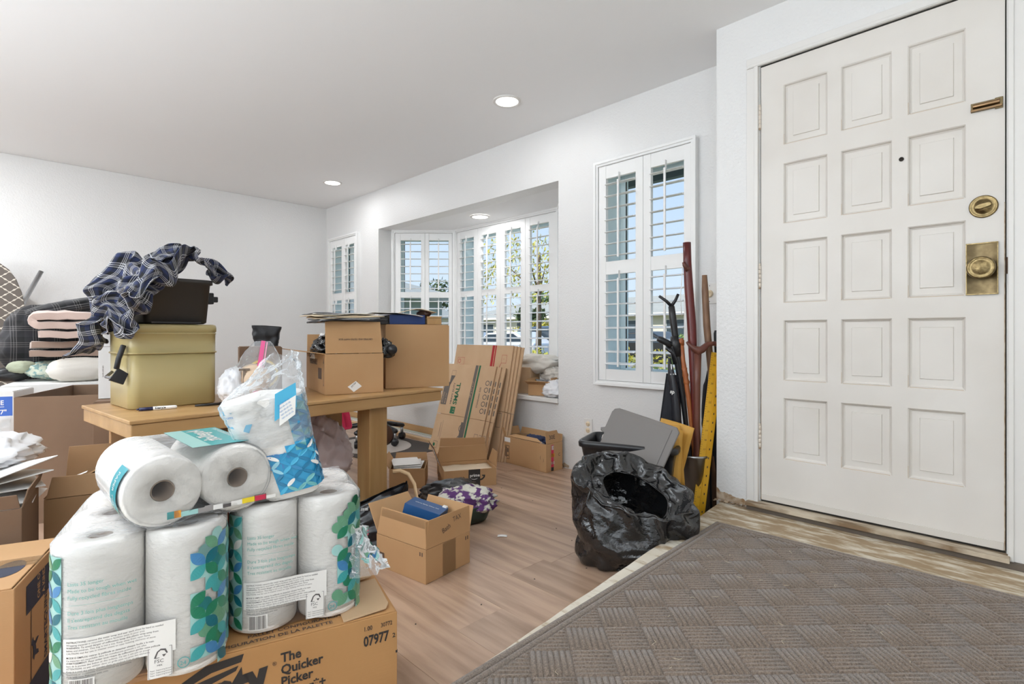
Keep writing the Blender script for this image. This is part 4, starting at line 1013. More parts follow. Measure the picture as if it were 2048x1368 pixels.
# blue and white printed carton at the left edge
w, d, h = .34, .30, .27
e = cbox('storage_carton', 'white carton with blue panels at the left edge of the pile', (-4.18, -.39, .27), R(68), .54, .25, .37, closed=True, mat=m_paper, inside=m_paper)
bl = mk('royal_blue_print', (.05, .14, .52), .5)
P = Print(fmap('f', .54, .25, .37))
P.rect(.10, .24, .535, .345, 0); P.rect(.10, .0, .30, .075, 0); P.rect(.30, .288, .50, .291, 1, .0002)
P.text('GRANDE', .375, .30, .036, 1, sx=.85, bold=.02, lift=.0004); P.text('17"', .465, .25, .034, 1, bold=.02, lift=.0004)
P.frame(.455, .09, .53, .145, .004, 0); P.poly([(.45, .09), (.47, .07), (.54, .07), (.53, .09)], 0); P.text('TO LIFT', .41, .025, .03, 0)
P.obj('printed_label', [bl, m_paper], e)
MB().grid(20, 14, lambda u, v: (.2 + .33 * u, -.012 + .012 * fbm((u * 4, v * 3, 2), 2), .15 + .09 * v)).obj('clear_film', [m_filmw], e)
stand = cbox('cardboard_box', 'plain brown box under the blue and white carton', (-4.18, -.40, 0), R(68), .55, .25, .268, closed=True, mat=m_board2)
# big brown open box
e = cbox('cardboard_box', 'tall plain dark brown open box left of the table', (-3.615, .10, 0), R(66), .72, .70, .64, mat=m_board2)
# white box with black letter
w, d, h = .30, .12, .305
e = cbox('white_box', 'white carton with a black letter beside the tan tin', (-3.08, .37, .656), R(70), w, d, h, closed=True, mat=mk('white_carton', (.66, .65, .64), .6), inside=m_paper)
P = Print(fmap('f', w, d, h)); P.text('NEW', .175, .115, .05, 0, bold=.04); P.text('o', .2, .03, .03, 0, bold=.03)
P.frame(.004, .24, .10, .30, .0015, 1); P.text('handle with care', .02, .10, .008, 1, R(90)); P.obj('lettering', [m_ink, m_inkbrown], e)

# ironing board leaning on the far wall
def trellis():
    m = bpy.data.materials.new('grey_trellis_cotton'); m.use_nodes = True; N = m.node_tree.nodes; L = m.node_tree.links; p = N['Principled BSDF']
    tc = N.new('ShaderNodeTexCoord'); sx = N.new('ShaderNodeSeparateXYZ'); L.new(tc.outputs['Object'], sx.inputs[0])
    def M(op, a, b=None):
        n = N.new('ShaderNodeMath'); n.operation = op
        for i, q in enumerate((a, b)):
            if q is None: continue
            if isinstance(q, (int, float)): n.inputs[i].default_value = q
            else: L.new(q, n.inputs[i])
        return n.outputs[0]
    k = 2 * math.pi / .105
    cx = M('COSINE', M('MULTIPLY', sx.outputs['Y'], k)); cz = M('COSINE', M('MULTIPLY', sx.outputs['Z'], k * 1.25))
    s2 = M('MULTIPLY', M('COSINE', M('MULTIPLY', sx.outputs['Y'], 3 * k)), .22); s3 = M('MULTIPLY', M('COSINE', M('MULTIPLY', sx.outputs['Z'], 3 * k * 1.25)), .22)
    v = M('ABSOLUTE', M('ADD', M('ADD', cx, cz), M('SUBTRACT', s2, M('MULTIPLY', s3, -1))))
    r = N.new('ShaderNodeValToRGB'); r.color_ramp.elements[0].position = .20; r.color_ramp.elements[0].color = (.62, .57, .49, 1); r.color_ramp.elements[1].position = .26; r.color_ramp.elements[1].color = (.135, .115, .10, 1)
    L.new(v, r.inputs[0]); L.new(r.outputs[0], p.inputs['Base Color']); p.inputs['Roughness'].default_value = .9
    return m
e = thing('ironing_board', 'ironing board with grey trellis cover leaning on the far wall', 'ironing board', (-5.74, .035, .0), 0, None, (0, R(-7), 0))
W2, HT = .205, 1.55
bp = [(-W2, .35)]
for k in range(13):
    t = k / 12; bp.append((W2 if t == 0 else W2 * math.cos(t * math.pi), .95 + (HT - .95) * math.sin(t * math.pi) ** .75) if 0 < t < 1 else ((W2, .95) if t == 0 else (-W2, .95)))
bp = [(-W2, .15), (W2, .15)] + bp[1:]
MB().prism(bp, -.012, .012, 0, TR((0, 0, 0), (R(90), 0, R(90)))).obj('padded_cover', [trellis()], e, .008)
l = MB().tube([(-.03, -.18, .0), (-.03, .05, .9), (-.03, .30, 1.50)], .017, 12).tube([(-.03, .24, 0), (-.03, -.05, 1.0)], .017, 12)
l.obj('leg', [m_steel], e)

# bedding pile between the ironing board and the boxes
def plaid(name, base, line, line2, k=.05, uv=True, wide=.42):
    m = bpy.data.materials.new(name); m.use_nodes = True; N = m.node_tree.nodes; L = m.node_tree.links; p = N['Principled BSDF']; p.inputs['Roughness'].default_value = .92
    p.inputs['Sheen Weight'].default_value = .15
    tc = N.new('ShaderNodeTexCoord'); sx = N.new('ShaderNodeSeparateXYZ'); L.new(tc.outputs['UV' if uv else 'Object'], sx.inputs[0])
    def M(op, a, b=None):
        n = N.new('ShaderNodeMath'); n.operation = op
        for i, q in enumerate((a, b)):
            if q is None: continue
            if isinstance(q, (int, float)): n.inputs[i].default_value = q
            else: L.new(q, n.inputs[i])
        return n.outputs[0]
    def band(src, off, w, per):
        f = M('FRACT', M('ADD', M('DIVIDE', src, per), off)); return M('LESS_THAN', f, w)
    A, B = sx.outputs['X' if uv else 'Y'], sx.outputs['Y' if uv else 'Z']
    def lines(s): return M('MAXIMUM', M('MAXIMUM', band(s, 0, .045, k), band(s, .12, .045, k)), band(s, .24, .045, k))
    hl = M('ADD', lines(A), lines(B)); wd = M('ADD', band(A, .62, wide, k), band(B, .62, wide, k))
    def mix(f, a, b):
        n = N.new('ShaderNodeMix'); n.data_type = 'RGBA'; L.new(f, n.inputs[0])
        for i, q in ((6, a), (7, b)):
            if isinstance(q, tuple): n.inputs[i].default_value = (*q, 1)
            else: L.new(q, n.inputs[i])
        return n.outputs[2]
    c = mix(M('MULTIPLY', wd, .5), base, line2); c = mix(M('MULTIPLY', hl, .42), c, line); L.new(c, p.inputs['Base Color'])
    return m
m_bplaid = plaid('black_plaid_fleece', (.008, .008, .009), (.16, .15, .15), (.025, .025, .03), .11, False)
def fold_roll(name, label, cat, loc, rz, W, Dp, Hh, layers, mat, seed, group=None, th=None):
    """a folded blanket: a serpentine sheet with round folds, seen end-on"""
    th = th or Hh / layers; path = []
    for k in range(layers):
        z = th * (k + .5); y0, y1 = -Dp / 2 + .01 * noise.noise(Vector((k, seed, 0))), Dp / 2 - .015 * abs(noise.noise(Vector((k, seed, 3)) * 2)) * 3
        pts = [(y0 + (y1 - y0) * t / 8, z + .010 * fbm((t * .5, k, seed), 1)) for t in range(9)]
        if k % 2: pts = pts[::-1]
        path += pts
        if k < layers - 1:
            ye = pts[-1][0]; sg = 1 if k % 2 == 0 else -1
            for a in (30, 60, 90, 120, 150):
                path.append((ye + sg * th * .55 * math.sin(R(a)), th * (k + .5) + th * .5 * (1 - math.cos(R(a)))))
    m = MB(); n = len(path)
    def fn(u, v):
        i = min(n - 1, int(round(u * (n - 1)))); y, z = path[i]
        x = (v - .5) * W
        return (x + .02 * fbm((i * .2, v * 2, seed), 1), y + .012 * fbm((v * 3, i * .1, seed + 3), 1.5), z + .02 * fbm((v * 2.5, y * 4, seed + 7), 1.2) * (z / Hh))
    m.grid(n, 14, fn)
    o = m.obj(name, [mat], None, 0, loc, (0, 0, rz), solid=th * .72)
    md = o.modifiers.new('b', 'BEVEL'); md.width = th * .2; md.segments = 3; md.limit_method = 'ANGLE'
    return tag(o, label, cat, group)
m_pink = mk('pale_pink_fleece', (.60, .45, .39), .95, bump=.4, bs=160, sheen=.5)
m_taupe = mk('taupe_fleece', (.33, .23, .18), .95, bump=.4, bs=160, sheen=.5)
m_teal = mk('teal_print_cotton', (.20, .33, .32), .9, col2=(.55, .58, .48), vs=45, lo=.44, hi=.52, bump=.3, bs=60)
m_beige = mk('off_white_cotton', (.70, .66, .60), .9, bump=.4, bs=90)
m_green = mk('pale_green_cloth', (.38, .41, .30), .9, bump=.3, bs=60)
def sack(name, label, cat, loc, r, mat, seed, rz=0, amp=.10, sc=1.6, rot=None, group=None, pinch=0):
    def fn(u, v):
        a = u * 2 * math.pi; p = -math.pi / 2 + v * math.pi
        cp = abs(math.cos(p)) ** .75; sp = math.copysign(abs(math.sin(p)) ** 1.0, math.sin(p))
        ca = math.copysign(abs(math.cos(a)) ** .7, math.cos(a)); sa = math.copysign(abs(math.sin(a)) ** .7, math.sin(a))
        d = Vector((ca * cp, sa * cp, sp)); k = 1 + amp * fbm(d + Vector((seed, 0, 0)), sc, 4) + amp * .5 * (1 - 2 * abs(noise.noise(d * 3.5 + Vector((0, seed, 0)))))
        return (d.x * r[0] * k, d.y * r[1] * k, d.z * r[2] * k)
    o = MB().grid(44, 26, fn, wrap=True).obj(name, [mat], None, 0, (loc[0], loc[1], loc[2] + r[2]), rot or (0, 0, rz))
    return tag(o, label, cat, group)
# they rest on a white carton behind the brown box
e = cbox('storage_carton', 'white carton under the bedding pile behind the tall brown box', (-4.42, .06, 0), R(78), .56, .62, .64, closed=True, mat=m_paper, inside=m_paper)
sack('bag', 'small black bag beside the ironing board at the pile foot', 'bag', (-4.78, .12, .648), (.07, .10, .045), m_black, 3)
sack('pillow', 'off white pillow at the foot of the bedding pile', 'pillow', (-4.50, .45, .648), (.10, .17, .075), m_beige, 8, R(0), .09)
sack('pillow', 'teal patterned pillow between the white pillow and the taupe blankets', 'pillow', (-4.72, .36, .655), (.11, .17, .06), m_teal, 5, R(0), .12)
sack('pillow', 'pale green cushion peeking out left of the teal pillow', 'pillow', (-4.72, .17, .70), (.07, .06, .04), m_green, 6, R(40), .1)
fold_roll('blanket', 'taupe folded blanket in the middle of the bedding pile', 'blanket', (-4.68, .385, .80), R(-6), .26, .34, .11, 2, m_taupe, 3)
fold_roll('blanket', 'pale pink folded fleece blanket on the taupe one', 'blanket', (-4.60, .43, .925), R(-4), .28, .36, .18, 3, m_pink, 6)
sack('quilt', 'black plaid quilt bundled behind the pink blanket', 'blanket', (-4.98, .36, .645), (.13, .29, .25), m_bplaid, 9, R(3), .14, 1.4)
sack('quilt', 'black plaid roll over the top of the bedding pile', 'blanket', (-4.72, .44, 1.105), (.16, .25, .045), m_bplaid, 12, R(4), .14, 1.4, rot=(R(14), 0, R(4)))

# ================================================================ TABLE
m_tbl = mk('honey_oak_table', (.40, .225, .085), .38, col2=(.52, .32, .14), vs=2.0, vstr=(5, 1.0, 5), detail=7, bump=.06, bs=30, bstr=(10, 1, 10))
m_tblv = mk('honey_oak_leg', (.38, .215, .08), .38, col2=(.50, .31, .135), vs=2.0, vstr=(7, 7, .7), detail=7)
TZ = .66
e = thing('wooden_table', 'heavy honey oak table carrying the boxes and the tin', 'table', (-2.18, .345, 0), R(5.6))
# local: y along the front edge, -x is depth
MB().box(-.64, 0, 0, 1.435, TZ - .014, TZ).obj('tabletop', [m_tbl], e, .003)
MB().box(-.634, -.006, .006, 1.429, TZ - .066, TZ - .0145).obj('apron', [m_tbl], e, .004)
for (x, y) in ((-.16, 1.00), (-.16, .40), (-.56, 1.00), (-.56, .40)):
    MB().box(x, x + .105, y, y + .105, 0, TZ - .066).obj('leg', [m_tblv], e, .004)
# closed box pressed under the table end (left of the table edge)
cbox('cardboard_box', 'brown box standing under the left end of the table', (-2.66, .36, 0), R(84), .30, .22, .585, closed=True, mat=m_board)
e = thing('plastic_pipe', 'white pipe standing under the table beside the box', 'pipe', (-2.37, .43, 0)); MB().tube([(0, 0, 0), (0, 0, .58)], .012, 12).obj('pipe', [m_white], e); MB().lathe([(.014, .56), (.016, .565), (.016, .59), (.0001, .59)], 12).obj('pipe_cap', [m_white], e)
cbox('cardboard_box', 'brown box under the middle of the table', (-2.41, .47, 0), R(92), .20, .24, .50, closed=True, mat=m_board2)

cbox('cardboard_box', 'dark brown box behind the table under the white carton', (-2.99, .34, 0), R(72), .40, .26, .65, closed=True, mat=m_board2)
# tan tin ------------------------------------------------------------
def rrect(w, d, r, n=6):
    pts = []
    for cx, cy, a0 in ((w - r, r, 270), (w - r, d - r, 0), (r, d - r, 90), (r, r, 180)):
        for k in range(n + 1):
            a = R(a0 + 90 * k / n); pts.append((cx + r * math.cos(a), cy + r * math.sin(a)))
    return pts
def loft(m, w, d, r, levels, mi=0, n=6, capb=True, capt=True, T=None):
    v = []; L = None
    for z, off in levels:
        pts = rrect(w + 2 * off, d + 2 * off, max(.001, r + off), n); L = len(pts); v += [(x - off, y - off, z) for x, y in pts]
    f = [(i * L + k, i * L + (k + 1) % L, (i + 1) * L + (k + 1) % L, (i + 1) * L + k) for i in range(len(levels) - 1) for k in range(L)]
    m.add(v, f, mi, T, True)
    b = len(m.v) - L * len(levels)
    if capb: m.f.append(tuple(b + k for k in range(L))[::-1]); m.m.append(mi); m.s.append(False)
    if capt: m.f.append(tuple(b + L * (len(levels) - 1) + k for k in range(L))); m.m.append(mi); m.s.append(False)
    return m
m_tan = mk('khaki_enamel', (.43, .345, .155), .32, col2=(.40, .32, .145), vs=3)
TINP = (-2.49, .395, TZ + .001); TINR = R(95)
e = thing('storage_tin', 'large khaki tin with rounded corners and ribbed lid on the table', 'storage tin', TINP, TINR)
tw, td = .318, .30
loft(MB(), tw, td, .035, [(0, -.004), (.004, 0), (.214, 0)]).obj('tin_body', [m_tan], e)
lid = loft(MB(), tw, td, .035, [(.2141, .001), (.2141, .005), (.217, .007), (.221, .005), (.2215, .001), (.292, .001), (.294, .0045), (.297, .0045), (.299, .001), (.301, .001), (.303, .005), (.322, .005), (.331, .002), (.334, -.008)])
lid.obj('tin_lid', [m_tan], e)
hd = MB(); hd.tube([(-.006, .09, .14), (-.03, .10, .12), (-.03, .20, .12), (-.006, .21, .14)], .006, 8); hd.obj('handle', [m_steel], e)
# buckle on the left side
e2 = MB(); e2.tube([(-.012, .03, .25), (-.03, .02, .20), (-.035, .03, .16)], .010, 8); e2.prism([(-.02, -.02), (.03, -.015), (.025, .03), (-.015, .035)], 0, .012, 0, TR((-.035, .03, .125), (R(80), R(30), 0)))
e2.obj('strap_buckle', [m_black], e, .002)
# marker and phone
e = thing('marker_pen', 'white and blue marker pen lying on the table before the tin', 'marker', (-2.435, .415, TZ + .0075), R(84))
T = TR((0, 0, 0), (0, R(90), 0))
MB().lathe([(.0001, 0), (.0065, 0), (.0065, .045), (.0001, .045)], 14, 0, T).lathe([(.0001, 0), (.003, 0), (.0035, -.006), (.0001, -.008)], 12, 0, T).obj('cap', [mk('navy_plastic', (.01, .015, .07), .3)], e)
b = MB().lathe([(.0001, .0452), (.0072, .0452), (.0072, .118), (.005, .124), (.0001, .124)], 14, 0, T).obj('barrel', [m_paper], e)
P = Print(lambda x, y, l=0: (.05 + x, -.0074 * math.cos(y / .0074) - l, .0074 * math.sin(y / .0074) + .0001)); P.text('Sharpie', 0, -.002, .012, 0, bold=.03); P.obj('lettering', [m_ink], e)
e = thing('black_pen', 'slim black pen lying on the table right of the marker', 'pen', (-2.42, .60, TZ + .006), R(88)); MB().tube([(0, 0, 0), (.05, 0, 0), (.14, 0, 0), (.15, 0, 0)], [.004, .0055, .0055, .002], 10).obj('barrel', [m_black], e); MB().box(.09, .145, -.001, .001, .005, .008).obj('clip', [m_steel], e)
# dark tub on the tin
TB = (-2.50, .445, TZ + .337)
e = thing('plastic_tub', 'dark grey plastic tub on the tan tin under the shirt', 'tub', TB, R(95))
loft(MB(), .235, .22, .03, [(0, -.012), (.006, -.002), (.165, .012), (.168, .022), (.185, .022)]).obj('tub_body', [mk('charcoal_plastic', (.03, .027, .025), .45)], e)
MB().box(.26, .285, .08, .12, .09, .14).box(.262, .31, .10, .115, .10, .125).obj('clasp', [m_black], e, .004)
MB().box(.02, .20, -.012, -.004, .0, .008).obj('base_rim', [m_black], e, .002)
sack('black_bundle', 'black bundle behind the white carton under the plaid shirt', 'bag', (-3.02, .44, .968), (.10, .12, .085), m_blackcloth, 4, R(80), .1)
# ================================================================ PLAID SHIRT (draped over the tub by a short cloth simulation)
def drape(cells, pos, colliders, frames, uvs, nx, ny, pins):
    """cells: grid cells kept; pos(i,j)->start point; returns mesh draped on the colliders"""
    idx = {}; v = []; f = []
    def vid(i, j):
        if (i, j) not in idx: idx[(i, j)] = len(v); v.append(pos(i, j))
        return idx[(i, j)]
    for i, j in cells: f.append((vid(i, j), vid(i + 1, j), vid(i + 1, j + 1), vid(i, j + 1)))
    me = bpy.data.meshes.new('shirt'); me.from_pydata(v, [], f); uvl = me.uv_layers.new(name='UVMap')
    inv = {k: ij for ij, k in idx.items()}
    for lp in me.loops: uvl.data[lp.index].uv = uvs(*inv[lp.vertex_index])
    o = bpy.data.objects.new('shirt_sim', me); C.objects.link(o)
    cols = []
    for (x0, x1, y0, y1, z0, z1, loc, rz) in colliders:
        m = MB().box(x0, x1, y0, y1, z0, z1); c = m.obj('col', [], None, .02, loc, (0, 0, rz)) if False else bpy.data.objects.new('col', m.mesh('col', []))
        if c.name not in C.objects: C.objects.link(c)
        c.location = loc; c.rotation_euler = (0, 0, rz)
        md = c.modifiers.new('c', 'COLLISION'); c.collision.thickness_outer = .008; c.collision.cloth_friction = 30; c.collision.damping = .5
        cols.append(c)
    md = o.modifiers.new('cloth', 'CLOTH'); s = md.settings
    vg = o.vertex_groups.new(name='pin'); vg.add([k for (ij, k) in idx.items() if pins(*pos(*ij))], 1.0, 'REPLACE'); s.vertex_group_mass = 'pin'
    s.quality = 6; s.mass = .25; s.tension_stiffness = 12; s.compression_stiffness = 12; s.shear_stiffness = 4; s.bending_stiffness = .06; s.air_damping = 1.5
    md.collision_settings.collision_quality = 2; md.collision_settings.distance_min = .006
    md.collision_settings.use_self_collision = True; md.collision_settings.self_distance_min = .008; md.collision_settings.self_friction = 8
    md.point_cache.frame_start = 1; md.point_cache.frame_end = frames
    f0 = SC.frame_current
    for fr in range(1, frames + 1): SC.frame_set(fr)
    dg = bpy.context.evaluated_depsgraph_get()
    out = bpy.data.meshes.new_from_object(o.evaluated_get(dg))
    bpy.data.objects.remove(o)
    for c in cols: bpy.data.objects.remove(c)
    SC.frame_set(f0)
    return out
NX, NY, CS = 62, 44, .0175
def keep(i, j):
    # torso i 14..48 all j ; sleeves j 26..40 outside
    if 15 <= i < 47: return not (j > 41 and 26 < i < 36)
    return 25 <= j < 41
cells = [(i, j) for i in range(NX) for j in range(NY) if keep(i, j)]
TBx, TBy, TBz = -2.57, .50, TZ + .50
def spos(i, j):
    x = (i - NX / 2) * CS; y = (j - NY / 2) * CS
    # bunched: squeezed into waves across the width, folded back at the right
    wv = .035 * math.sin(i * .7 + .9 * math.sin(j * .25)) + .03 * fbm((i * .11, j * .11, 2), 1.0)
    X, Y = y * .86 + .025 * math.sin(i * .45), x * .70
    Y += .02 * math.sin(j * .7); 
    return (TBx + .10 - X * .9, TBy - .06 + Y, TBz + .07 + wv + .03 * math.sin(j * .35 + i * .12) + .10 * max(0, Y - .12) / .2)
cold = [(0, tw, 0, td, 0, .338, TINP, TINR), (-.01, .245, -.01, .22, .33, .53, (TB[0], TB[1], TZ), R(95)), (.10, .24, .03, .18, .50, .60, (TB[0] - .01, TB[1], TZ), R(95)),
        (0, .30, 0, .12, 0, .31, (-3.08, .37, .656), R(70)), (0, .22, 0, .24, 0, .48, (-2.90, .33, .656), R(80)), (-1.0, .0, -1, 2.4, -.1, 0, (-2.18, -.2, TZ), 0)]
sm = drape(cells, spos, cold, 42, lambda i, j: (i * CS, j * CS), NX, NY, lambda x, y, z: math.dist((x, y), (-2.58, .60)) < .045 or math.dist((x, y), (-2.60, .46)) < .03)
m_shirt = plaid('navy_plaid_flannel', (.011, .011, .013), (.80, .80, .84), (.016, .026, .085), .050, True, .30)
sm.materials.append(m_shirt)
for p in sm.polygons: p.use_smooth = True
o = bpy.data.objects.new('flannel_shirt', sm); C.objects.link(o)
md = o.modifiers.new('u', 'SUBSURF'); md.levels = 1; md.render_levels = 1
md = o.modifiers.new('s', 'SOLIDIFY'); md.thickness = .0022
tag(o, 'crumpled navy and white plaid flannel shirt draped over the tub', 'shirt')
# ================================================================ ON THE TABLE
def crumple(name, label, cat, loc, r, mat, seed, **k): return bag_blob(name, label, cat, loc, r, mat, seed, **k)
m_bbag = mk('black_bin_liner', (.010, .010, .011), .10, bump=.8, bs=45, spec=.8, bd=.006)
# open box with the raised flap
w, d, h = .285, .46, .197
e = cbox('cardboard_box', 'open brown box on the table with a white diamond sticker and raised flap', (-2.44, 1.16, TZ + .001), R(77), w, d, h,
         [('f', -4, .158, .0, .014), ('l', 82, .13, .01, .03), ('b', 20, .1)], mat=m_board)
P = Print(fmap('f', w, d, h))
P.poly([(.105, .035), (.135, .008), (.175, .035), (.145, .062)], 0); P.text('#5.99', .125, .03, .013, 1, R(40)); P.text('sale item tag', .132, .042, .006, 1, R(40)); P.obj('price_sticker', [m_paper, m_ink], e)
P = Print(fmap('l', w, d, h))
P.text('PERISHABLE', .10, .140, .036, 0, 0, .95, bold=.03); P.rect(.418, .05, .424, .155, 0); P.poly([(.410, .150), (.432, .150), (.421, .182)], 0); P.disc(.421, .045, .006, 0); P.rect(.30, .07, .38, .125, 0)
P.obj('lettering', [m_inkbrown], e)
fmp = flapmap((0, 0, h), 0, -4)
P = Print(lambda x, y, l=0: fmp(x, y, l)); P.text('CERTIFIED AND TESTED HAPPY BOX', .23, .075, .012, 0, R(180), .85, bold=.02); P.obj('flap_lettering', [m_inkbrown], e)
# contents
for k in range(5):
    tag(MB().grid(8, 8, lambda u, v: (u * .13, v * .11, .003 * fbm((u * 3, v * 3, k), 2) + .0)).obj('paper_sheet', [m_paper], None, 0, (-2.70 - .015 * k, 1.20 + .012 * k, TZ + .17 + .012 * k), (R(62 - 3 * k), R(6), R(25 + 5 * k)), solid=.001),
        ['front white paper sheet standing in the open table box', 'second white paper sheet in the open table box', 'third white paper sheet in the open table box', 'fourth white paper sheet in the open table box', 'rearmost white paper sheet in the open table box'][k], 'paper', 'papers in the open table box')
crumple('plastic_bag', 'black crumpled bag bulging from the open table box', 'plastic bag', (-2.66, 1.31, TZ + .15), (.12, .09, .09), m_bbag, 8, n=(64, 36), amp=.3, sc=3)
crumple('plastic_bag', 'small black crumpled bag between the two table boxes', 'plastic bag', (-2.44, 1.475, TZ + .17), (.045, .05, .06), m_bbag, 9, amp=.3, sc=3)
e = thing('lens_cap', 'round black knob shaped object between the two table boxes', 'gadget', (-2.395, 1.50, TZ + .215), R(60), None, (R(90), 0, R(60)))
MB().lathe([(.0001, -.04), (.020, -.04), (.025, -.03), (.027, 0), (.024, .03), (.0001, .034)], 20).obj('barrel', [m_black], e)
# folders and envelopes on top
fl_ = [('black folder at the bottom of the stack on the raised flap', m_black, .33, .24, .008), ('grey folder in the stack on the raised flap', mk('grey_folder', (.42, .42, .42), .6), .30, .23, .006),
       ('manila folder in the stack on the raised flap', m_cream, .34, .24, .004), ('upper manila folder in the stack on the raised flap', m_cream, .33, .24, .004),
       ('white envelope in the stack on the raised flap', m_paper, .30, .22, .003), ('dark grey folder on top of the stack on the raised flap', mk('slate_folder', (.22, .22, .24), .6), .24, .18, .003)]
z = TZ + .197 + .160
for k, (lb, mt, a, b, t) in enumerate(fl_):
    o = MB().grid(9, 7, lambda u, v: ((u - .5) * a, (v - .5) * b, .008 * (u - .5) * math.sin(v * 3 + k) + .006 * fbm((u * 2, v * 2, k), 1))).obj('folder', [mt], None, 0, (-2.56 - .01 * k + (.0 if k else .05), 1.31 + .012 * (k % 3) - (.06 if k == 5 else 0), z + t / 2), (R(random.uniform(-1, 1)), R(-1.5), R(82 + random.uniform(-9, 9))), solid=t)
    tag(o, lb, 'folder', 'folders on the raised flap'); z += t + .0035
# bigger closed box with books on it
w, d, h = .362, .30, .343
B0 = Vector((-2.503, 1.527, TZ + .001)); ea = cbox('cardboard_box', 'large closed brown box at the right end of the table', B0, R(72), w, d, h, closed=True)
def onB(x, y, z): return Matrix.Translation(B0) @ Matrix.Rotation(R(72), 4, 'Z') @ Vector((x, y, h + .0055 + z))
e = thing('binder', 'blue binder lying on the large closed box', 'binder', onB(.03, .03, 0), R(72))
bm_ = mk('blue_binder', (.012, .04, .17), .35); 
MB().box(0, .20, 0, .25, 0, .004).box(0, .20, 0, .25, .048, .052).box(.0, .20, 0, .004, .004, .048).obj('cover', [bm_], e, .001)
MB().box(.006, .196, .012, .24, .006, .045).obj('paper_block', [m_paper], e)
pack('notebook', 'black notebook lying left of the blue binder', 'notebook', onB(-.035, .05, 0), (.062, .19, .042), [m_black], R(72))
e = thing('wooden_box', 'small brown wooden box right of the blue binder', 'box', onB(.242, .03, 0), R(72))
MB().box(0, .085, 0, .14, 0, .036).obj('box_body', [m_tblv], e, .002); MB().box(-.001, .086, -.001, .141, .0365, .046).obj('lid', [m_tblv], e, .002)
o = MB().grid(12, 10, lambda u, v: (-.07 + u * .30, -.03 + v * .23, .012 * math.sin(u * 3) + .004 * fbm((u * 2, v * 2, 0), 2) - .012 * u)).obj('paper_sheet', [m_paper], None, 0, onB(-.02, .03, .057), (0, R(1), R(70)), solid=.002); tag(o, 'wide white sheet spread over the blue binder', 'paper')
o = MB().grid(8, 8, lambda u, v: (u * .20, v * .16, .045 * max(0, .5 - abs(u - .5)) + .003)).obj('folder', [m_cream], None, 0, onB(.09, .03, .064), (0, 0, R(64)), solid=.003); tag(o, 'tented tan folder on top of the large closed box', 'folder')
sack('leather_case', 'dark brown glasses case at the back of the large closed box', 'case', onB(.245, .10, .046), (.05, .03, .018), mk('brown_leather', (.10, .055, .04), .5), 4)
# small box behind with black pouch
e = cbox('cardboard_box', 'small brown box at the back of the table under the black pouch', (-2.87, .91, TZ + .001), R(75), .20, .14, .226, closed=True, mat=m_board2)
def pouch(u, v):
    a = u * 2 * math.pi; k = 1 / (abs(math.cos(a)) ** 5 + abs(math.sin(a)) ** 5) ** .2
    s = .8 + .22 * v
    return (.068 * math.cos(a) * k * s + .006 * fbm((u * 6, v * 3, 1), 1.5), .045 * math.sin(a) * k * (.9 - .25 * v) + .008 * fbm((u * 6, v * 3, 5), 1.5), v * .10 - .008 * v * math.sin(a + .5))
m = MB().grid(36, 12, pouch, wrap=True); m.add([pouch(k / 36, 0) for k in range(36)], [tuple(range(36))[::-1]])
m.grid(36, 4, lambda u, v: (pouch(u, 1)[0] * (1 - v * .95), pouch(u, 1)[1] * (1 - v * .95), .095 - .012 * v), wrap=True)
o = m.obj('pouch', [mk('black_leather', (.018, .018, .021), .4, bump=.3, bs=120)], None, 0, (-2.905, 1.055, TZ + .233), (0, 0, R(70))); tag(o, 'black leather pouch standing on the small box', 'pouch')
# zip bag with a face mask shaped cup inside
e = thing('zip_bag', 'clear zip bag with pink seal and beige cups on the table', 'zip bag', (-2.36, .81, TZ + .03), R(72))
def zb(u, v):
    a = u * 2 * math.pi; s = math.sin(math.pi * min(1, v * .78 + .16)) ** .7
    return (.088 * math.cos(a) * s + .03 * v + .006 * fbm((u * 7, v * 5, 1), 2), .05 * math.sin(a) * s * (1 - .75 * v) + .006 * fbm((u * 7, v * 5, 4), 2), v * .235)
MB().grid(44, 24, zb, wrap=True).obj('bag_film', [m_filmw], e)
m = MB().lathe([(.001, .065), (.03, .06), (.05, .045), (.06, .02), (.066, 0), (.068, -.004), (.064, -.004), (.056, .02), (.045, .04), (.001, .058)], 28, 0, TR((-.005, -.012, .075), (R(75), R(8), 0)))
m.obj('beige_cup', [mk('beige_foam', (.66, .50, .36), .9)], e)
MB().lathe([(.052, 0), (.060, .004), (.062, 0), (.060, -.004), (.052, 0)], 28, 0, TR((.03, .005, .095), (R(80), R(-12), 0))).obj('yellow_strap', [mk('yellow_band', (.75, .52, .05), .6)], e)
MB().box(-.045, -.035, -.066, -.060, .055, .12).box(-.06, -.02, -.066, -.060, .115, .124).obj('nose_clip', [mk('grey_brown_clip', (.22, .17, .13), .7)], e)
P = Print(lambda x, y, l=0: (x, -.058 - l + .16 * max(0, y - .08), y)); P.poly([(-.012, .0), (.008, .0), (.040, .235), (.024, .238)], 0); P.poly([(.012, .0), (.016, .0), (.048, .23), (.044, .232)], 1)
P.obj('pink_seal', [mk('pink_plastic', (.75, .10, .28), .4), mk('pink_plastic_light', (.8, .35, .5), .4)], e)
bag_blob('tissue_paper', 'crumpled white tissue left of the zip bag', 'paper', (-2.36, .73, TZ + .02), (.05, .055, .085), m_wbag2, 15, amp=.2)
m = MB().tube([(0, 0, 0), (.03, 0, .0), (.06, .003, -.004)], [.017, .019, .021], 14)
o = m.obj('foil_roll', [mk('gold_foil', (.60, .40, .20), .3, .8, bump=.8, bs=90)], None, 0, (-2.235, .705, TZ - .006), (0, R(8), R(20))); tag(o, 'small gold foil twist hanging at the table edge', 'wrapper')

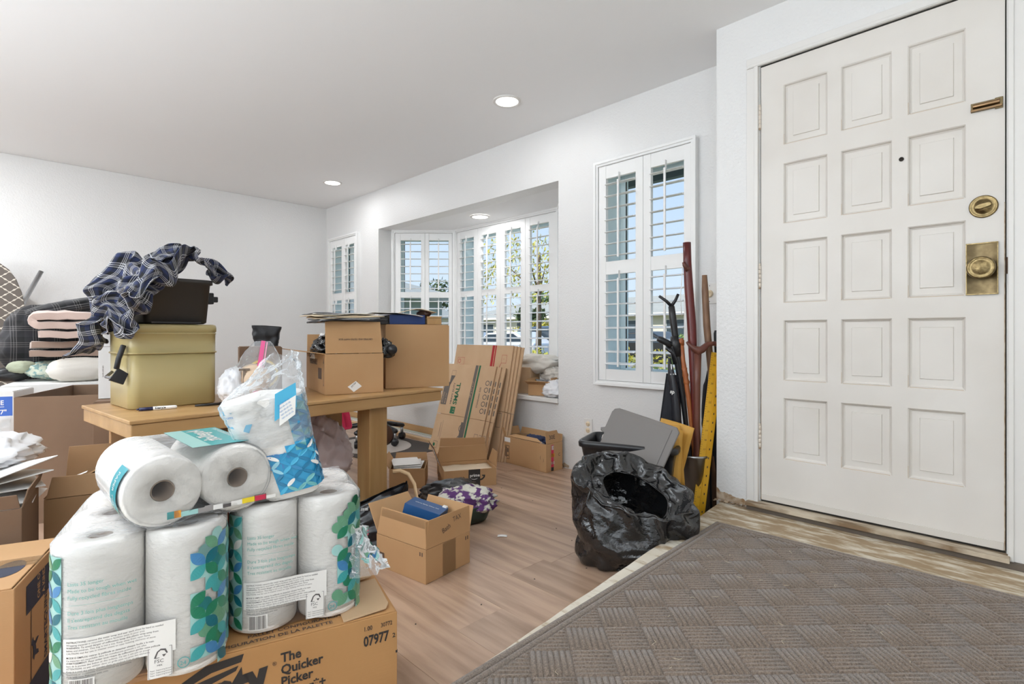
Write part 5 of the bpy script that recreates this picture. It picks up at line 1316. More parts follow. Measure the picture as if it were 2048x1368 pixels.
# ================================================================ UNDER AND BEHIND THE TABLE
cbox('cardboard_box', 'low brown box behind the right table leg under the pink bag', (-2.72, 1.08, 0), R(82), .34, .28, .15, closed=True)
m_pinkbag = mk('pinkish_white_plastic', (.72, .60, .59), .28, bump=.7, bs=35, spec=.6)
bag_blob('plastic_bag', 'translucent pinkish plastic bag standing under the table', 'plastic bag', (-2.77, 1.28, .155), (.145, .15, .22), m_pinkbag, 23, amp=.2, sc=2.4, n=(80, 50), top=.06)
e = thing('red_crate', 'red plastic crate under the table behind the packs', 'crate', (-2.70, .81, 0), R(88))
MB().box(0, .26, 0, .01, 0, .43).box(0, .26, .25, .26, 0, .43).box(0, .01, .01, .25, 0, .43).box(.25, .26, .01, .25, 0, .43).box(.01, .25, .01, .25, 0, .01).obj('crate_body', [mk('red_plastic', (.45, .015, .03), .35)], e, .003)
MB().box(-.008, .268, -.008, .0, .40, .435).obj('rim', [mk('red_plastic_rim', (.5, .02, .04), .3)], e, .003)
# pink tray leaning
e = thing('pink_tray', 'hot pink plastic tray leaning beyond the table', 'tray', (-3.42, 1.70, .30), 0, None, (R(14), R(-8), R(48)))
m = loft(MB(), .115, .15, .02, [(0, 0), (.012, .002), (.013, 0), (.006, -.008)]); o = m.obj('tray_body', [mk('hot_pink_plastic', (.80, .06, .16), .4)], e); o.rotation_euler = (R(90), 0, 0)
MB().box(.03, .035, -.02, -.014, .02, .12).box(.075, .08, -.02, -.014, .02, .12).obj('rib', [mk('hot_pink_dark', (.6, .03, .10), .4)], e)
cbox('cardboard_box', 'brown box far behind the table under the pink tray', (-3.62, 1.42, 0), R(50), .32, .26, .29, closed=True)
# round mirror like dish with black rim
e = thing('hand_mirror', 'round black rimmed mirror behind the table leg', 'mirror', (-3.30, 2.0, .245), 0, None, (R(80), 0, R(35)))
MB().lathe([(.07, -.006), (.078, 0), (.07, .006)], 28).obj('rim', [m_black], e); MB().lathe([(.0001, .002), (.07, .002)], 28).obj('glass', [mk('mirror', (.8, .8, .82), .05, 1)], e); MB().tube([(0, -.07, 0), (0, -.24, 0)], .009, 8).obj('handle', [m_black], e)
# office chair base on a mat
tag(MB().box(-.50, .50, -.36, .36, 0, .004).obj('floor_mat', [mk('dark_chair_mat', (.05, .04, .035), .8)], None, .001, (-4.02, 2.38, 0), (0, 0, R(2))), 'dark rectangular mat under the chair base', 'mat')
tag(MB().prism([(.36 * math.cos(k / 40 * 6.283), .30 * math.sin(k / 40 * 6.283)) for k in range(40)], 0, .003).obj('floor_protector', [mk('pale_protector', (.45, .40, .36), .4)], None, 0, (-4.05, 2.35, .0045), (0, 0, 0)), 'round pale floor protector under the chair casters', 'mat')
e = thing('office_chair', 'black office chair base with casters seen under the table', 'chair', (-4.15, 2.42, .008), R(20))
for k in range(5):
    a = R(72 * k - 10); x, y = math.cos(a), math.sin(a)
    arm = MB().tube([(0, 0, .155), (x * .15, y * .15, .150), (x * .27, y * .27, .125), (x * .285, y * .285, .12)], [.036, .032, .028, .012], 12, flat=.7).obj('arm', [mk('glossy_black', (.012, .012, .013), .15) if 'glossy_black' not in bpy.data.materials else bpy.data.materials['glossy_black']], e)
    MB().tube([(x * .262, y * .262, .115), (x * .262, y * .262, .06)], .014, 8).obj('caster_fork', [m_steel], e)
    T = TR((x * .262, y * .262, .030), (R(90), 0, a + R(30)))
    MB().lathe([(.0001, -.022), (.028, -.022), (.03, -.016), (.03, .016), (.028, .022), (.0001, .022)], 18, 0, T).obj('caster', [m_black], e)
MB().tube([(0, 0, .13), (0, 0, .42)], .026, 12).obj('gas_post', [m_steel], e)
MB().box(-.22, .22, -.22, .22, .42, .50).obj('seat', [m_blackcloth], e, .035)
MB().box(-.20, .20, -.24, -.20, .50, .55).obj('back_bracket', [m_black], e, .01)
# loose boards along the wall
for k, (lb, y0, wd, z, mt, x1) in enumerate([('pale mint painted board along the wall under the bay', WY - .075, .05, .03, mk('mint_board', (.50, .53, .47), .6), -3.36), ('white painted narrow board along the wall under the bay', WY - .105, .025, .028, m_white, -3.38),
        ('bare pale wooden board nearest the chair mat', WY - .165, .05, .022, mk('bare_pine', (.62, .42, .24), .6, col2=(.55, .36, .19), vs=2, vstr=(.6, 8, 8)), -3.42)]):
    tag(MB().box(0, 2.6, 0, wd, 0, z).obj('loose_board', [mt], None, .0015, (x1 - 2.6, y0, 0)), lb, 'board', 'loose boards along the wall')
# black brush on the floor behind the leg
e = thing('dust_brush', 'black dust brush lying on the floor behind the pink bag', 'brush', (-3.15, 1.95, 0), R(30)); MB().box(0, .16, 0, .045, .03, .05).obj('brush_head', [m_black], e, .006); b = MB()
for i in range(14):
    for j in range(4): b.tube([(.008 + i * .011, .006 + j * .011, .03), (.008 + i * .011, .006 + j * .011 + .003, 0)], .003, 4)
o = b.obj('bristle', [m_black], e); o['kind'] = 'stuff'

# ================================================================ FLAT MOVING BOXES
grn, gry, redp = mk('green_print', (.02, .13, .055), .7), mk('grey_print', (.13, .11, .095), .7), mk('red_print', (.38, .015, .02), .7)
m_lip = mk('cardboard_edge', (.34, .21, .11), .9)
def flatbox(label, P0, w, h, lean, tilt, az, kind, group):
    e = thing('flattened_box', label, 'flat box', P0, 0, group)
    e.rotation_euler = (Matrix.Rotation(R(az), 3, 'Z') @ Matrix.Rotation(R(-lean), 3, 'X') @ Matrix.Rotation(R(tilt), 3, 'Y')).to_euler()
    T = .010
    hs = .42 * h
    for k, (z0, z1) in enumerate(((0, hs), (hs + .004, h))):
        MB().box(0, w, 0, .0045, z0, z1).box(0, w, .0055, T, z0, z1).box(0, .004, .0045, .0055, z0, z1).box(w - .004, w, .0045, .0055, z0, z1).obj('panel', [m_board3], e, .001)
    MB().box(.05, w - .05, .002, T - .002, hs - .002, hs + .006).obj('hinge_strip', [m_lip], e)
    P = Print(lambda x, y, l=0: (x, -.0008 - l, y))
    if kind == 'small':
        P.rect(w * .60, 0, w * .655, h, 1); P.rect(w * .67, 0, w * .705, h, 0)
        V = lambda x, y, s, t, mi, **k: P.text(t, x, y, s, mi, R(90), **k)
        V(w * .37, hs + .09, .066, 'SMALL', 0, sx=.95, bold=.03); V(w * .26, hs + .09, .028, 'HEAVY DUTY', 1, sx=1.05, bold=.02); V(w * .635, hs + .16, .022, '17" x 11" x 11"', 3, bold=.02, lift=.0006)
        P.rect(w * .27, hs + .015, w * .37, hs + .072, 0); P.text('1.5', w * .355, hs + .025, .03, 3, R(90), lift=.0006)
        P.rect(w * .03, hs + .08, w * .15, hs + .27, 1); V(w * .075, hs + .09, .022, 'AUTUMN', 3, lift=.0006); V(w * .13, hs + .09, .022, 'BOX CO', 3, lift=.0006)
        P.frame(w * .13, h - .10, w * .22, h - .055, .002, 1); P.poly([(w * .13, h - .1), (w * .22, h - .1), (w * .13, h - .2)], 1)
        V(w * .80, hs + .09, .022, 'STANDARD SIZE', 1, bold=.02)
        for k in range(5): P.disc(w * .90, hs + .07 + k * .055, .024, 1, ry=.021, rin=.72, n=10); P.rect(w * .955, hs + .05 + k * .055, w * .975, hs + .09 + k * .055, 1)
        for k in range(3): P.disc(w * .58, .05 + k * .085, .030, 1, n=18, rin=.75); P.disc(w * .58, .05 + k * .085, .012, 1)
        P.rect(w * .56, .0, w * .60, .27, 1)
        P.frame(w * .07, .03, w * .16, .085, .0025, 1); P.disc(w * .09, .055, .014, 0)
        P.rect(w * .14, .12, w * .146, .24, 1); P.rect(w * .18, .10, w * .184, .26, 1)
        for k in range(3): P.text('xX', w * (.80 + .0), .02 + k * .0 + .012 * k, .02, 1, R(60))
        P.frame(w * .86, .05, w * .93, .20, .003, 1); P.text('THIS SIDE', w * .91, .06, .02, 1, R(90)); P.frame(w * .955, .03, w * .99, .20, .003, 1)
    else:
        P.rect(w * .66, hs * .0, w * .70, h, 2); P.rect(w * .71, hs * .0, w * .73, h, 2)
        P.frame(w * .06, h - .17, w * .19, h - .11, .002, 2); P.disc(w * .10, h - .14, .018, 2, rin=.8)
        P.frame(w * .84, h - .14, w * .92, h - .075, .002, 2); P.poly([(w * .78, h - .22), (w * .79, h - .22), (w * .845, h - .14), (w * .84, h - .14)], 2); P.text('1', w * .87, h - .115, .02, 2)
        P.text('MEDIUM', w * .40, .2, .08, 2, R(90)); P.frame(w * .90, hs - .12, w * .97, hs - .01, .003, 1)
    P.obj('printed_label', [grn, gry, redp, m_board3], e)
    return e
for k in range(4):
    flatbox(['large flattened moving box with red stripes, nearest of the tall ones', 'second large flattened box behind the red striped one', 'third large flattened box behind the red striped one', 'rearmost large flattened box against the bay seat'][k],
            (-3.585 + .02 * k, 2.712 + .012 * k, 0), .69, .885, 11.8, .4 * k, 0, 'large', 'large flattened boxes')
sm_ = [(-3.735, 2.60, 8.0, 10), (-3.70, 2.635, 8.2, 10.2), (-3.665, 2.668, 8.4, 10.6), (-3.63, 2.70, 8, 11)]
for k, (x, y, t, l) in enumerate(sm_[:3]):
    flatbox(['front flattened moving box with green stripe and the word SMALL', 'second flattened small moving box behind the front green striped one', 'third flattened small moving box behind the front green striped one'][k], (-3.60 + .034 * k, 2.60 + .013 * k, 0), .60, .735, 16.6, .5 * k, 0, 'small', 'small flattened boxes')

# ================================================================ FLOOR BOXES
# long open box by the wall
w, d, h = .44, .165, .195
e = cbox('cardboard_box', 'long open brown box on the floor against the bay wall', (-2.862, 2.759, 0), R(-3), w, d, h, [('l', 24, .06, 0, 0), ('r', -6, .085, .0, .05), ('b', 12, .05), ('f', -62, .035, .1, .12)])
P = Print(fmap('f', w, d, h)); P.frame(.015, .03, .06, .13, .004, 1); P.rect(.02, .04, .03, .12, 1); P.rect(.035, .05, .05, .06, 1); P.rect(.035, .08, .05, .11, 1); P.rect(.005, .155, .07, .188, 0)
P.text('(', .38, .09, .03, 1); P.text(')', .41, .075, .03, 1); P.obj('printed_label', [m_paper, m_inkbrown], e)
P = Print(fmap('r', w, d, h)); P.rect(.05, .03, .075, .185, 2); P.rect(.05, .10, .085, .125, 3); P.rect(.05, .05, .08, .07, 0); P.rect(.055, .15, .075, .18, 0); P.rect(.05, .005, .075, .03, 1); P.text('C', .12, .1, .03, 1); P.obj('shipping_tape', [m_paper, m_ink, m_red, m_org], e)
P = Print(lambda x, y, l=0: flapmap((w, 0, h), 90, -6)(x, y, l)); P.text('30E', .03, .03, .04, 0, bold=.02); P.obj('flap_lettering', [m_inkbrown], e)
sack('cloth', 'dark blue cloth with white lines in the long floor box', 'cloth', (-2.60, 2.83, .10), (.09, .05, .06), mk('navy_cloth_lines', (.02, .03, .08), .8, col2=(.5, .55, .62), vs=20, lo=.66, hi=.68), 6, R(10), .3)
sack('cloth', 'black cloth beside the dark blue one in the long floor box', 'cloth', (-2.74, 2.83, .10), (.07, .05, .045), m_blackcloth, 7, R(10), .3)

# shipping box with the tape logo
w, d, h = .335, .235, .108
A0 = (-2.615, 2.005, 0)
e = cbox('cardboard_box', 'open shipping box with black tape and a curved arrow logo', (A0[0], A0[1], .0), R(62), w, d, h, [('l', 22, .165, .0, .02), ('r', 3, .10, .0, .12), ('b', 4, .10)], mat=m_board)
P = Print(fmap('f', w, d, h)); bx = .155
P.rect(bx, 0, bx + .075, h, 0, 0); P.text('prime', bx + .008, .062, .027, 1, bold=.02, lift=.0004)
P.poly([(bx + .015, .052), (bx + .025, .046), (bx + .037, .044), (bx + .050, .046), (bx + .060, .053), (bx + .050, .049), (bx + .037, .047), (bx + .025, .049)], 1, .0004)
P.text('tm', bx + .03, .012, .012, 1, bold=.03, lift=.0004)
P.poly([(bx - .035, .070), (bx - .028, .048), (bx - .012, .036), (bx, .034), (bx, .044), (bx - .010, .046), (bx - .022, .055)], 0); P.poly([(bx + .075, .036), (bx + .09, .04), (bx + .105, .055), (bx + .107, .07), (bx + .085, .071), (bx + .088, .064), (bx + .097, .062), (bx + .088, .05), (bx + .075, .046)], 0)
P.obj('tape_print', [m_ink, m_paper], e)
F = flapmap((0, d, h), 270, 22); L = d
P = Print(lambda x, y, l=0: F(x, y, l)); P.rect(.10, .03, .18, .14, 0); 
for k in range(8): P.rect(.106 + (k % 2) * .036, .04 + k * .012, .135 + (k % 2) * .036, .044 + k * .012, 1, .0004)
P.poly([(.035, .05), (.075, .045), (.055, .085)], 2); P.rect(.02, .148, .215, .165, 1); P.obj('shipping_label', [m_paper, m_ink, m_yel], e)
P = Print(fmap('l', w, d, h)); P.text('UN', .02, .03, .05, 0); P.poly([(.17, .05), (.18, .03), (.20, .005), (.23, .0), (.21, .01), (.19, .035), (.175, .055)], 0); P.rect(.0, .02, .02, .09, 0); P.obj('lettering', [m_inkbrown], e)
tag(MB().grid(14, 10, lambda u, v: (.008 + u * (w - .016), .008 + v * (d - .016), .004 * fbm((u * 3, v * 2, 2), 1.5))).obj('packing_paper', [mk('kraft_cream', (.74, .62, .46), .8)], None, 0, (A0[0], A0[1], .088), (0, 0, R(62)), solid=.001), 'cream packing paper inside the black taped shipping box', 'paper')
cbox('cardboard_box', 'open brown box behind the black taped shipping box', (-2.93, 2.19, 0), R(50), .34, .22, .14, [('r', 6, .14, .0, .16), ('f', -100, .0), ('b', 8, .06)], mat=m_board)
e = cbox('cardboard_box', 'shallow box with white papers left of the black taped shipping box', (-2.86, 1.77, 0), R(50), .22, .24, .12, [('b', 25, .05), ('l', 30, .07)], mat=m_board)
for k in range(3): pack('paper_sheet', ['lowest white sheet in the shallow box', 'middle white sheet in the shallow box', 'top white sheet in the shallow box'][k], 'paper', (-2.86, 1.80, .118 + k * .008), (.17, .20, .003), [m_paper], R(48 + 7 * k), group='sheets in the shallow box')

# small box with the blue carton in it
w, d, h = .291, .252, .131
M0 = (-1.951, 1.148, 0)
e = cbox('cardboard_box', 'small open floor box marked TAX Bath with the blue carton', M0, R(8.3), w, d, h, [('f', -9, .108, .015, .0), ('r', -3, .105, .0, .0), ('l', 38, .13, .01, .02), ('b', 20, .10)])
P = Print(fmap('f', w, d, h)); P.rect(.006, .012, .050, .062, 0); P.text('M', .012, .022, .040, 1, lift=.0004); P.rect(.256, .102, .262, .117, 0); P.rect(.268, .102, .274, .117, 0); P.obj('printed_label', [m_inkbrown, m_board3], e)
P = Print(fmap('r', w, d, h)); P.rect(.222, .102, .228, .117, 0); P.rect(.234, .102, .240, .117, 0); P.obj('printed_marks', [m_inkbrown], e)
P = Print(fmap('r', w, d, h)); P.rect(.09, .0, .165, h, 0); P.obj('packing_tape', [m_tape], e)
P = Print(lambda x, y, l=0: flapmap((w, 0, h), 90, -3)(x, y, l)); P.text('TAX', .15, .066, .028, 0, .10, .9); P.text('Bath', .09, .036, .030, 0, .30, .9); P.obj('handwriting', [m_inkbrown], e)
P = Print(lambda x, y, l=0: flapmap((0, 0, h), 0, -9)(x, y, l)); P.rect(.02, .075, .285, .106, 0); P.obj('flap_tape', [m_tape], e)
e = thing('blue_carton', 'blue carton with white lettering tilted in the small floor box', 'carton', (-1.90, 1.235, .195), 0, None, (R(-4), R(14), R(33)))
m_bluec = mk('blue_carton', (.012, .075, .22), .45)
MB().box(0, .16, 0, .115, 0, .055).obj('carton_body', [m_bluec], e, .001)
P = Print(lambda x, y, l=0: (x, y, .0558 + l)); P.text('Whole Body Clean Gel', .025, .055, .0115, 0, 0, bold=.02); P.obj('lettering', [m_paper], e)
MB().box(.135, .155, .098, .120, .05, .060).obj('white_tab', [m_paper], e, .002)
for k in range(3): pack('booklet', ['white booklet standing at the front of the small floor box', 'second booklet in the small floor box', 'third booklet in the small floor box'][k], 'booklet', (-1.90 + .0 * k, 1.175 + .012 * k, .10), (.20, .006, .115), [m_paper if k < 2 else m_bluec], R(8.3), group='booklets in the small floor box')

# black carrier bag with lettering and the bentwood handle
def cbag(u, v):
    a = u * 2 * math.pi; k = 1 / (abs(math.cos(a)) ** 3 + abs(math.sin(a)) ** 3) ** .333
    s = 1 - .25 * v
    return (.20 * math.cos(a) * k * s * (1 + .12 * fbm((u * 8 % 8, v * 3, 2), 1)) + .05 * v, .11 * math.sin(a) * k * (1 - .75 * v) + .014 * fbm((u * 9, v * 4, 5), 1.6), v * (.20 + .07 * math.cos(a)) + .002)
m = MB().grid(60, 24, cbag, wrap=True); m.add([cbag(k / 60, 0) for k in range(60)], [tuple(range(60))[::-1]])
e = thing('carrier_bag', 'black glossy carrier bag with white web address behind the small box', 'carrier bag', (-2.22, 1.235, 0), R(52))
m.obj('bag_body', [mk('glossy_black_bag', (.012, .012, .014), .22, bump=.3, bs=18)], e)
P = Print(lambda x, y, l=0: (x, -.112 - l + y * .40, y)); P.text('www.CV2.com', -.08, .155, .020, 0, .02, .9, bold=.02); P.text('G', .05, .06, .035, 1, bold=.05); P.disc(.03, .07, .012, 1); P.obj('lettering', [m_paper, mk('pink_red_print', (.7, .06, .12), .5)], e)
tag(MB().tube([(.0, 0, .255), (.03, .02, .26), (.075, .03, .245), (.12, .02, .20), (.155, -.01, .14), (.20, -.03, .09), (.26, -.04, .05), (.29, -.03, .012)], [.006] * 8, 10, flat=1.8).obj('bentwood_handle', [mk('pale_bentwood', (.62, .42, .23), .45)], None, 0, (-2.34, 1.47, .0), (0, 0, R(20))), 'curved pale bentwood piece beside the black carrier bag', 'handle')
tag(MB().box(0, .10, 0, .02, 0, .16).obj('red_folder', [mk('dark_red_card', (.35, .01, .02), .5)], None, .002, (-2.30, 1.42, 0), (R(10), 0, R(40))), 'dark red folder edge between the carrier bag and the bentwood piece', 'folder')
# green basket of floral clothes
e = thing('laundry_tub', 'dark green oval tub with floral clothes on the floor', 'tub', (-2.13, 1.72, 0), R(45))
MB().lathe([(.001, .004), (.09, .004), (.115, .02), (.135, .09), (.142, .095), (.146, .09), (.120, .012), (.09, 0), (.001, 0)], 36, 0, Matrix.Diagonal((1.25, .85, 1, 1))).obj('tub_body', [mk('bottle_green_plastic', (.012, .03, .022), .35)], e)
sack('clothes', 'white and purple floral clothes piled in the dark green tub', 'clothes', (-2.10, 1.75, .05), (.14, .10, .055), mk('floral_cloth', (.60, .58, .50), .8, col2=(.10, .03, .14), vs=26, lo=.47, hi=.53), 4, R(45), .3)
sack('clothes', 'black shiny clothes at the back of the dark green tub', 'clothes', (-2.22, 1.76, .06), (.14, .10, .055), mk('black_satin', (.012, .012, .013), .3), 5, R(60), .3)
sack('clothes', 'black cloth heap between the tub and the shipping box', 'clothes', (-2.36, 1.80, 0), (.12, .10, .05), m_blackcloth, 6, R(60), .3)
tag(MB().grid(4, 3, lambda u, v: (u * .045, v * .026, .0015 + .002 * math.sin(u * 3))).obj('paper_scrap', [m_paper], None, 0, (-1.82, 1.71, 0), (0, 0, R(40)), solid=.0006), 'tiny white paper scrap alone on the wooden floor', 'paper')
sp = MB()
for k in range(26):
    x, y = random.uniform(-2.4, -1.15), random.uniform(.9, 2.6); sp.prism([(x + .003 * math.cos(a) * random.uniform(.5, 1.3), y + .003 * math.sin(a) * random.uniform(.5, 1.3)) for a in (0, 1.2, 2.4, 3.8, 5)], .0005, .002)
tag(sp.obj('floor_crumbs', [m_ink]), 'scattered dark crumbs on the wooden floor', 'debris', kind='stuff')

# ================================================================ ON THE BAY SEAT
SZ = .488
cbox('cardboard_box', 'grey brown box at the back of the bay seat', (-3.02, 2.985, SZ), R(20), .17, .20, .20, closed=True, mat=m_board3)
cbox('cardboard_box', 'tall dark box between the flat boxes and the bay seat boxes', (-3.16, 3.0, SZ), R(5), .13, .20, .17, closed=True, mat=m_board2)
w, d, h = .20, .22, .085
e = cbox('cardboard_box', 'open small box with papers at the front of the bay seat', (-2.80, 2.955, SZ), R(18), w, d, h, [('f', 62, .06, -.01, .0), ('r', -20, .05), ('l', 20, .04)])
for k in range(4): pack('leaflet', ['white leaflet on top in the bay seat box', 'blue leaflet in the bay seat box', 'second white leaflet in the bay seat box', 'grey leaflet in the bay seat box'][k], 'leaflet', (-2.80 + .01 * k, 3.0 + .02 * k, SZ + .07 + .009 * k), (.12, .10, .004), [[m_paper, mk('blue_leaflet', (.05, .10, .25), .5), m_paper, mk('grey_leaflet', (.4, .42, .45), .5)][k]], 0, rot=(R(8), R(-6 + 5 * k), R(10 + 20 * k)))
pack('cardboard_sheet', 'light cardboard sheet leaning over the bay seat boxes', 'cardboard', (-2.78, 3.14, SZ + .09), (.24, .16, .004), [m_board3], 0, rot=(R(12), R(22), R(5)))
sack('blanket', 'cream knitted blanket heaped at the back of the bay seat', 'blanket', (-2.93, 3.20, SZ + .16), (.20, .13, .065), m_beige, 14, R(10), .3)
sack('blanket', 'cream cloth end hanging right of the knitted blanket', 'blanket', (-2.74, 3.20, SZ + .09), (.10, .08, .06), m_beige, 15, R(-20), .3)
sack('folded_garment', 'dark folded garment at the right end of the bay seat', 'clothes', (-2.62, 3.16, SZ), (.09, .06, .055), m_blackcloth, 16, R(30), .3)
bag_blob('plastic_bag', 'crumpled clear plastic bag at the right end of the bay seat', 'plastic bag', (-2.57, 3.02, SZ), (.10, .085, .075), m_wbag2, 31, amp=.25, sc=3)

# ================================================================ CORNER BY THE DOOR
# black bin
e = thing('waste_bin', 'black plastic bin behind the black bin bag', 'bin', (-1.655, 2.125, 0), R(19))
bw, bd, bh = .46, .27, .42
m = MB(); lv = [(0, -.045), (.34, -.010), (.385, .0), (.39, .014), (.41, .016), (.42, .010), (.42, -.002), (.385, -.008), (.33, -.016), (.03, -.05)]
loft(m, bw, bd, .03, lv, capt=False); m.add([(x - -.05 * 0, y, .03) for x, y in [(p[0], p[1]) for p in [(.05, .05), (bw - .05, .05), (bw - .05, bd - .05), (.05, bd - .05)]]], [(0, 1, 2, 3)])
m.obj('bin_body', [m_black], e)
MB().box(-.017, -.013, .08, .16, .372, .388).obj('handle_lip', [m_black], e, .003)
# grey lid leaning inside
tlc, trc, blc = Vector((-1.56, 2.285, .585)), Vector((-1.20, 2.305, .512)), Vector((-1.585, 2.16, .36))
ux = (trc - tlc).normalized(); dn = (blc - tlc); dn = (dn - ux * dn.dot(ux)).normalized(); nn = ux.cross(dn).normalized()
Lw = (trc - tlc).length; Lh = .26
e = thing('grey_lid', 'grey plastic lid standing tilted in the black bin', 'lid', (0, 0, 0))
e.matrix_world = Matrix.Translation(tlc) @ Matrix((ux, dn, nn)).transposed().to_4x4()
m_greyp = mk('warm_grey_plastic', (.17, .155, .145), .5)
pts = [(.035, 0), (Lw - .02, 0), (Lw, .02), (Lw - .01, Lh), (.02, Lh), (.012, .145), (-.012, .14), (-.018, .125), (.004, .115), (.004, .03), (.012, .01)]
MB().prism(pts, -.006, .006).obj('lid_panel', [m_greyp], e, .004)
MB().prism([(.045, .02), (Lw - .035, .02), (Lw - .04, Lh - .02), (.045, Lh - .02)], -.009, -.006).obj('lid_recess', [m_greyp], e, .002)
# papers and envelopes in the bin
for k in range(3): pack('magazine', ['folded magazine at the left inside the black bin', 'brown magazine beside the folded one in the bin', 'white leaflet at the left inside the black bin'][k], 'magazine', (-1.66 + .035 * k, 2.22 + .01 * k, .22), (.012, .13, .23), [[mk('magazine_print', (.65, .6, .55), .5, col2=(.12, .10, .10), vs=18, lo=.5, hi=.54), m_cream, m_paper][k]], R(10), rot=(R(0), R(16 - 5 * k), R(20)))
m_man = mk('golden_envelope', (.60, .32, .055), .55, bump=.2, bs=25)
for k, (p, r_, s) in enumerate([((-1.42, 2.37, .24), (R(5), R(14), R(20)), (.16, .012, .31)), ((-1.315, 2.27, .17), (R(0), R(3), R(48)), (.12, .012, .33)), ((-1.34, 2.34, .20), (R(4), R(-5), R(38)), (.13, .012, .30))]):
    tag(MB().grid(8, 8, lambda u, v: (u * s[0], .012 * math.sin(u * 3.1) + .006 * k, v * s[2])).obj('padded_envelope', [m_man], None, 0, p, r_, solid=.010), ['golden padded envelope sticking up behind the grey lid', 'golden padded envelope bent over the right bin edge', 'golden padded envelope between the grey lid and the canes'][k], 'envelope', 'golden envelopes in the bin')
# black bin bag, open on top
BC = Vector((-1.225, 1.955, 0))
def tbag(u, v):
    a = u * 2 * math.pi; ca, sa = math.cos(a), math.sin(a)
    # local x = along the screen, y = away from the camera
    prof = [(0, .45, .0), (.10, .78, .0), (.16, .93, .012), (.30, .97, .10), (.46, .97, .22), (.58, 1.0, .84), (.66, .93, .965), (.70, .84, 1.0), (.74, .76, .97), (.82, .66, .72), (.92, .58, .35), (1, .50, .31)]
    for q in range(len(prof) - 1):
        if prof[q][0] <= v <= prof[q + 1][0]:
            f = (v - prof[q][0]) / (prof[q + 1][0] - prof[q][0]); r = prof[q][1] * (1 - f) + prof[q + 1][1] * f; hh = prof[q][2] * (1 - f) + prof[q + 1][2] * f; break
    H_ = .335 + .085 * sa - .055 * ca
    if v > .14 and v < .5: z = H_ * (v - .14) / .36 * .80
    elif v >= .5: z = H_ * (.80 + (hh - .3) * .20 / .7) if hh > .3 else H_ * hh
    else: z = hh
    low = max(0, 1 - z / .16)
    rx = .262 * (1 - .13 * low * (1 if ca > 0 else .2)) ; ry = .165
    x = rx * ca * r + .0 ; y = ry * sa * r
    if ca > 0: x -= .05 * low
    return (x, y, z)
def sim_bag(k1=1.10, frames=22, bend=.05):
    nu, nv = 110, 62
    m = MB().grid(nu, nv, tbag, wrap=True); nz_ = lambda x, y, z: .014 * noise.noise(Vector((x * 16, y * 16, z * 10)))
    m.v = [(x + nz_(x, y, z), y + nz_(x, y, z + 9), max(.004, z)) for x, y, z in m.v]
    o = bpy.data.objects.new('bag_sim', m.mesh('bin_bag', [])); C.objects.link(o)
    o.shape_key_add(name='Basis'); rk = o.shape_key_add(name='rest')
    for i, p in enumerate(m.v): rk.data[i].co = (p[0] * k1, p[1] * k1, p[2] * k1)
    rk.value = 0
    vg = o.vertex_groups.new(name='pin'); pins = []
    for k in range(nu * nv):
        i, j = k % nu, k // nu; v = j / (nv - 1)
        if v < .14 or (.67 < v < .70 and i % 10 == 5) or v > .97: pins.append(k)
    vg.add(pins, 1.0, 'REPLACE')
    md = o.modifiers.new('cloth', 'CLOTH'); s = md.settings; s.vertex_group_mass = 'pin'; s.shrink_min = -(k1 - 1)
    s.quality = 7; s.mass = .1; s.tension_stiffness = 60; s.compression_stiffness = 60; s.shear_stiffness = 8; s.bending_stiffness = bend; s.air_damping = 5
    s.effector_weights.gravity = .5
    md.collision_settings.collision_quality = 2; md.collision_settings.use_collision = False
    md.collision_settings.use_self_collision = True; md.collision_settings.self_distance_min = .002
    md.point_cache.frame_start = 1; md.point_cache.frame_end = frames
    for fr in range(1, frames + 1): SC.frame_set(fr)
    out = bpy.data.meshes.new_from_object(o.evaluated_get(bpy.context.evaluated_depsgraph_get()))
    bpy.data.objects.remove(o); SC.frame_set(1)
    for v in out.vertices: v.co.z = max(v.co.z, .002)
    return out
bm = sim_bag(1.15, 30, .01); bm.materials.append(m_bbag)
for p in bm.polygons: p.use_smooth = True
o = bpy.data.objects.new('bin_bag', bm); C.objects.link(o); o.location = BC; o.rotation_euler = (0, 0, R(45.2))
md = o.modifiers.new('u', 'SUBSURF'); md.levels = 1; md.render_levels = 1
tag(o, 'shiny black bin bag standing open in front of the bin', 'bin bag')
# metal can with sticks
e = thing('umbrella_can', 'grey metal can holding the canes in the corner', 'can', (-1.30, 2.62, 0))
MB().lathe([(.001, .002), (.082, .002), (.086, .32), (.092, .325), (.092, .335), (.084, .335), (.080, .01), (.001, .008)], 32).obj('can_body', [m_steel], e)
def stick(name, label, cat, path, rad, mat, n=12, parts=(), flat=1):
    e = thing(name, label, cat, path[0]); o0 = Vector(path[0])
    MB().tube([Vector(p) - o0 for p in path], rad, n, flat=flat).obj('shaft', [mat], e)
    for nm, pth, rd, mt in parts: MB().tube([Vector(p) - o0 for p in pth], rd, 10).obj(nm, [mt], e)
    return e
m_maroon = mk('dark_red_lacquer', (.085, .012, .012), .3, col2=(.14, .022, .018), vs=6, vstr=(3, 3, .6), bump=.25, bs=20)
m_maroon2 = mk('brown_lacquer', (.10, .030, .020), .35, col2=(.14, .045, .028), vs=6, vstr=(3, 3, .6))
m_stick = mk('knotty_brown_wood', (.13, .065, .035), .5, col2=(.26, .14, .075), vs=14, vstr=(2, 2, .5), bump=.3, bs=30)
m_orange = mk('carved_orange_wood', (.30, .085, .025), .35, col2=(.40, .13, .04), vs=10)
pth = [(-1.245, 2.60, .012), (-1.262, 2.605, .25), (-1.276, 2.60, .55), (-1.285, 2.595, .80), (-1.292, 2.592, 1.0), (-1.306, 2.588, 1.2), (-1.312, 2.585, 1.33), (-1.314, 2.584, 1.43)]
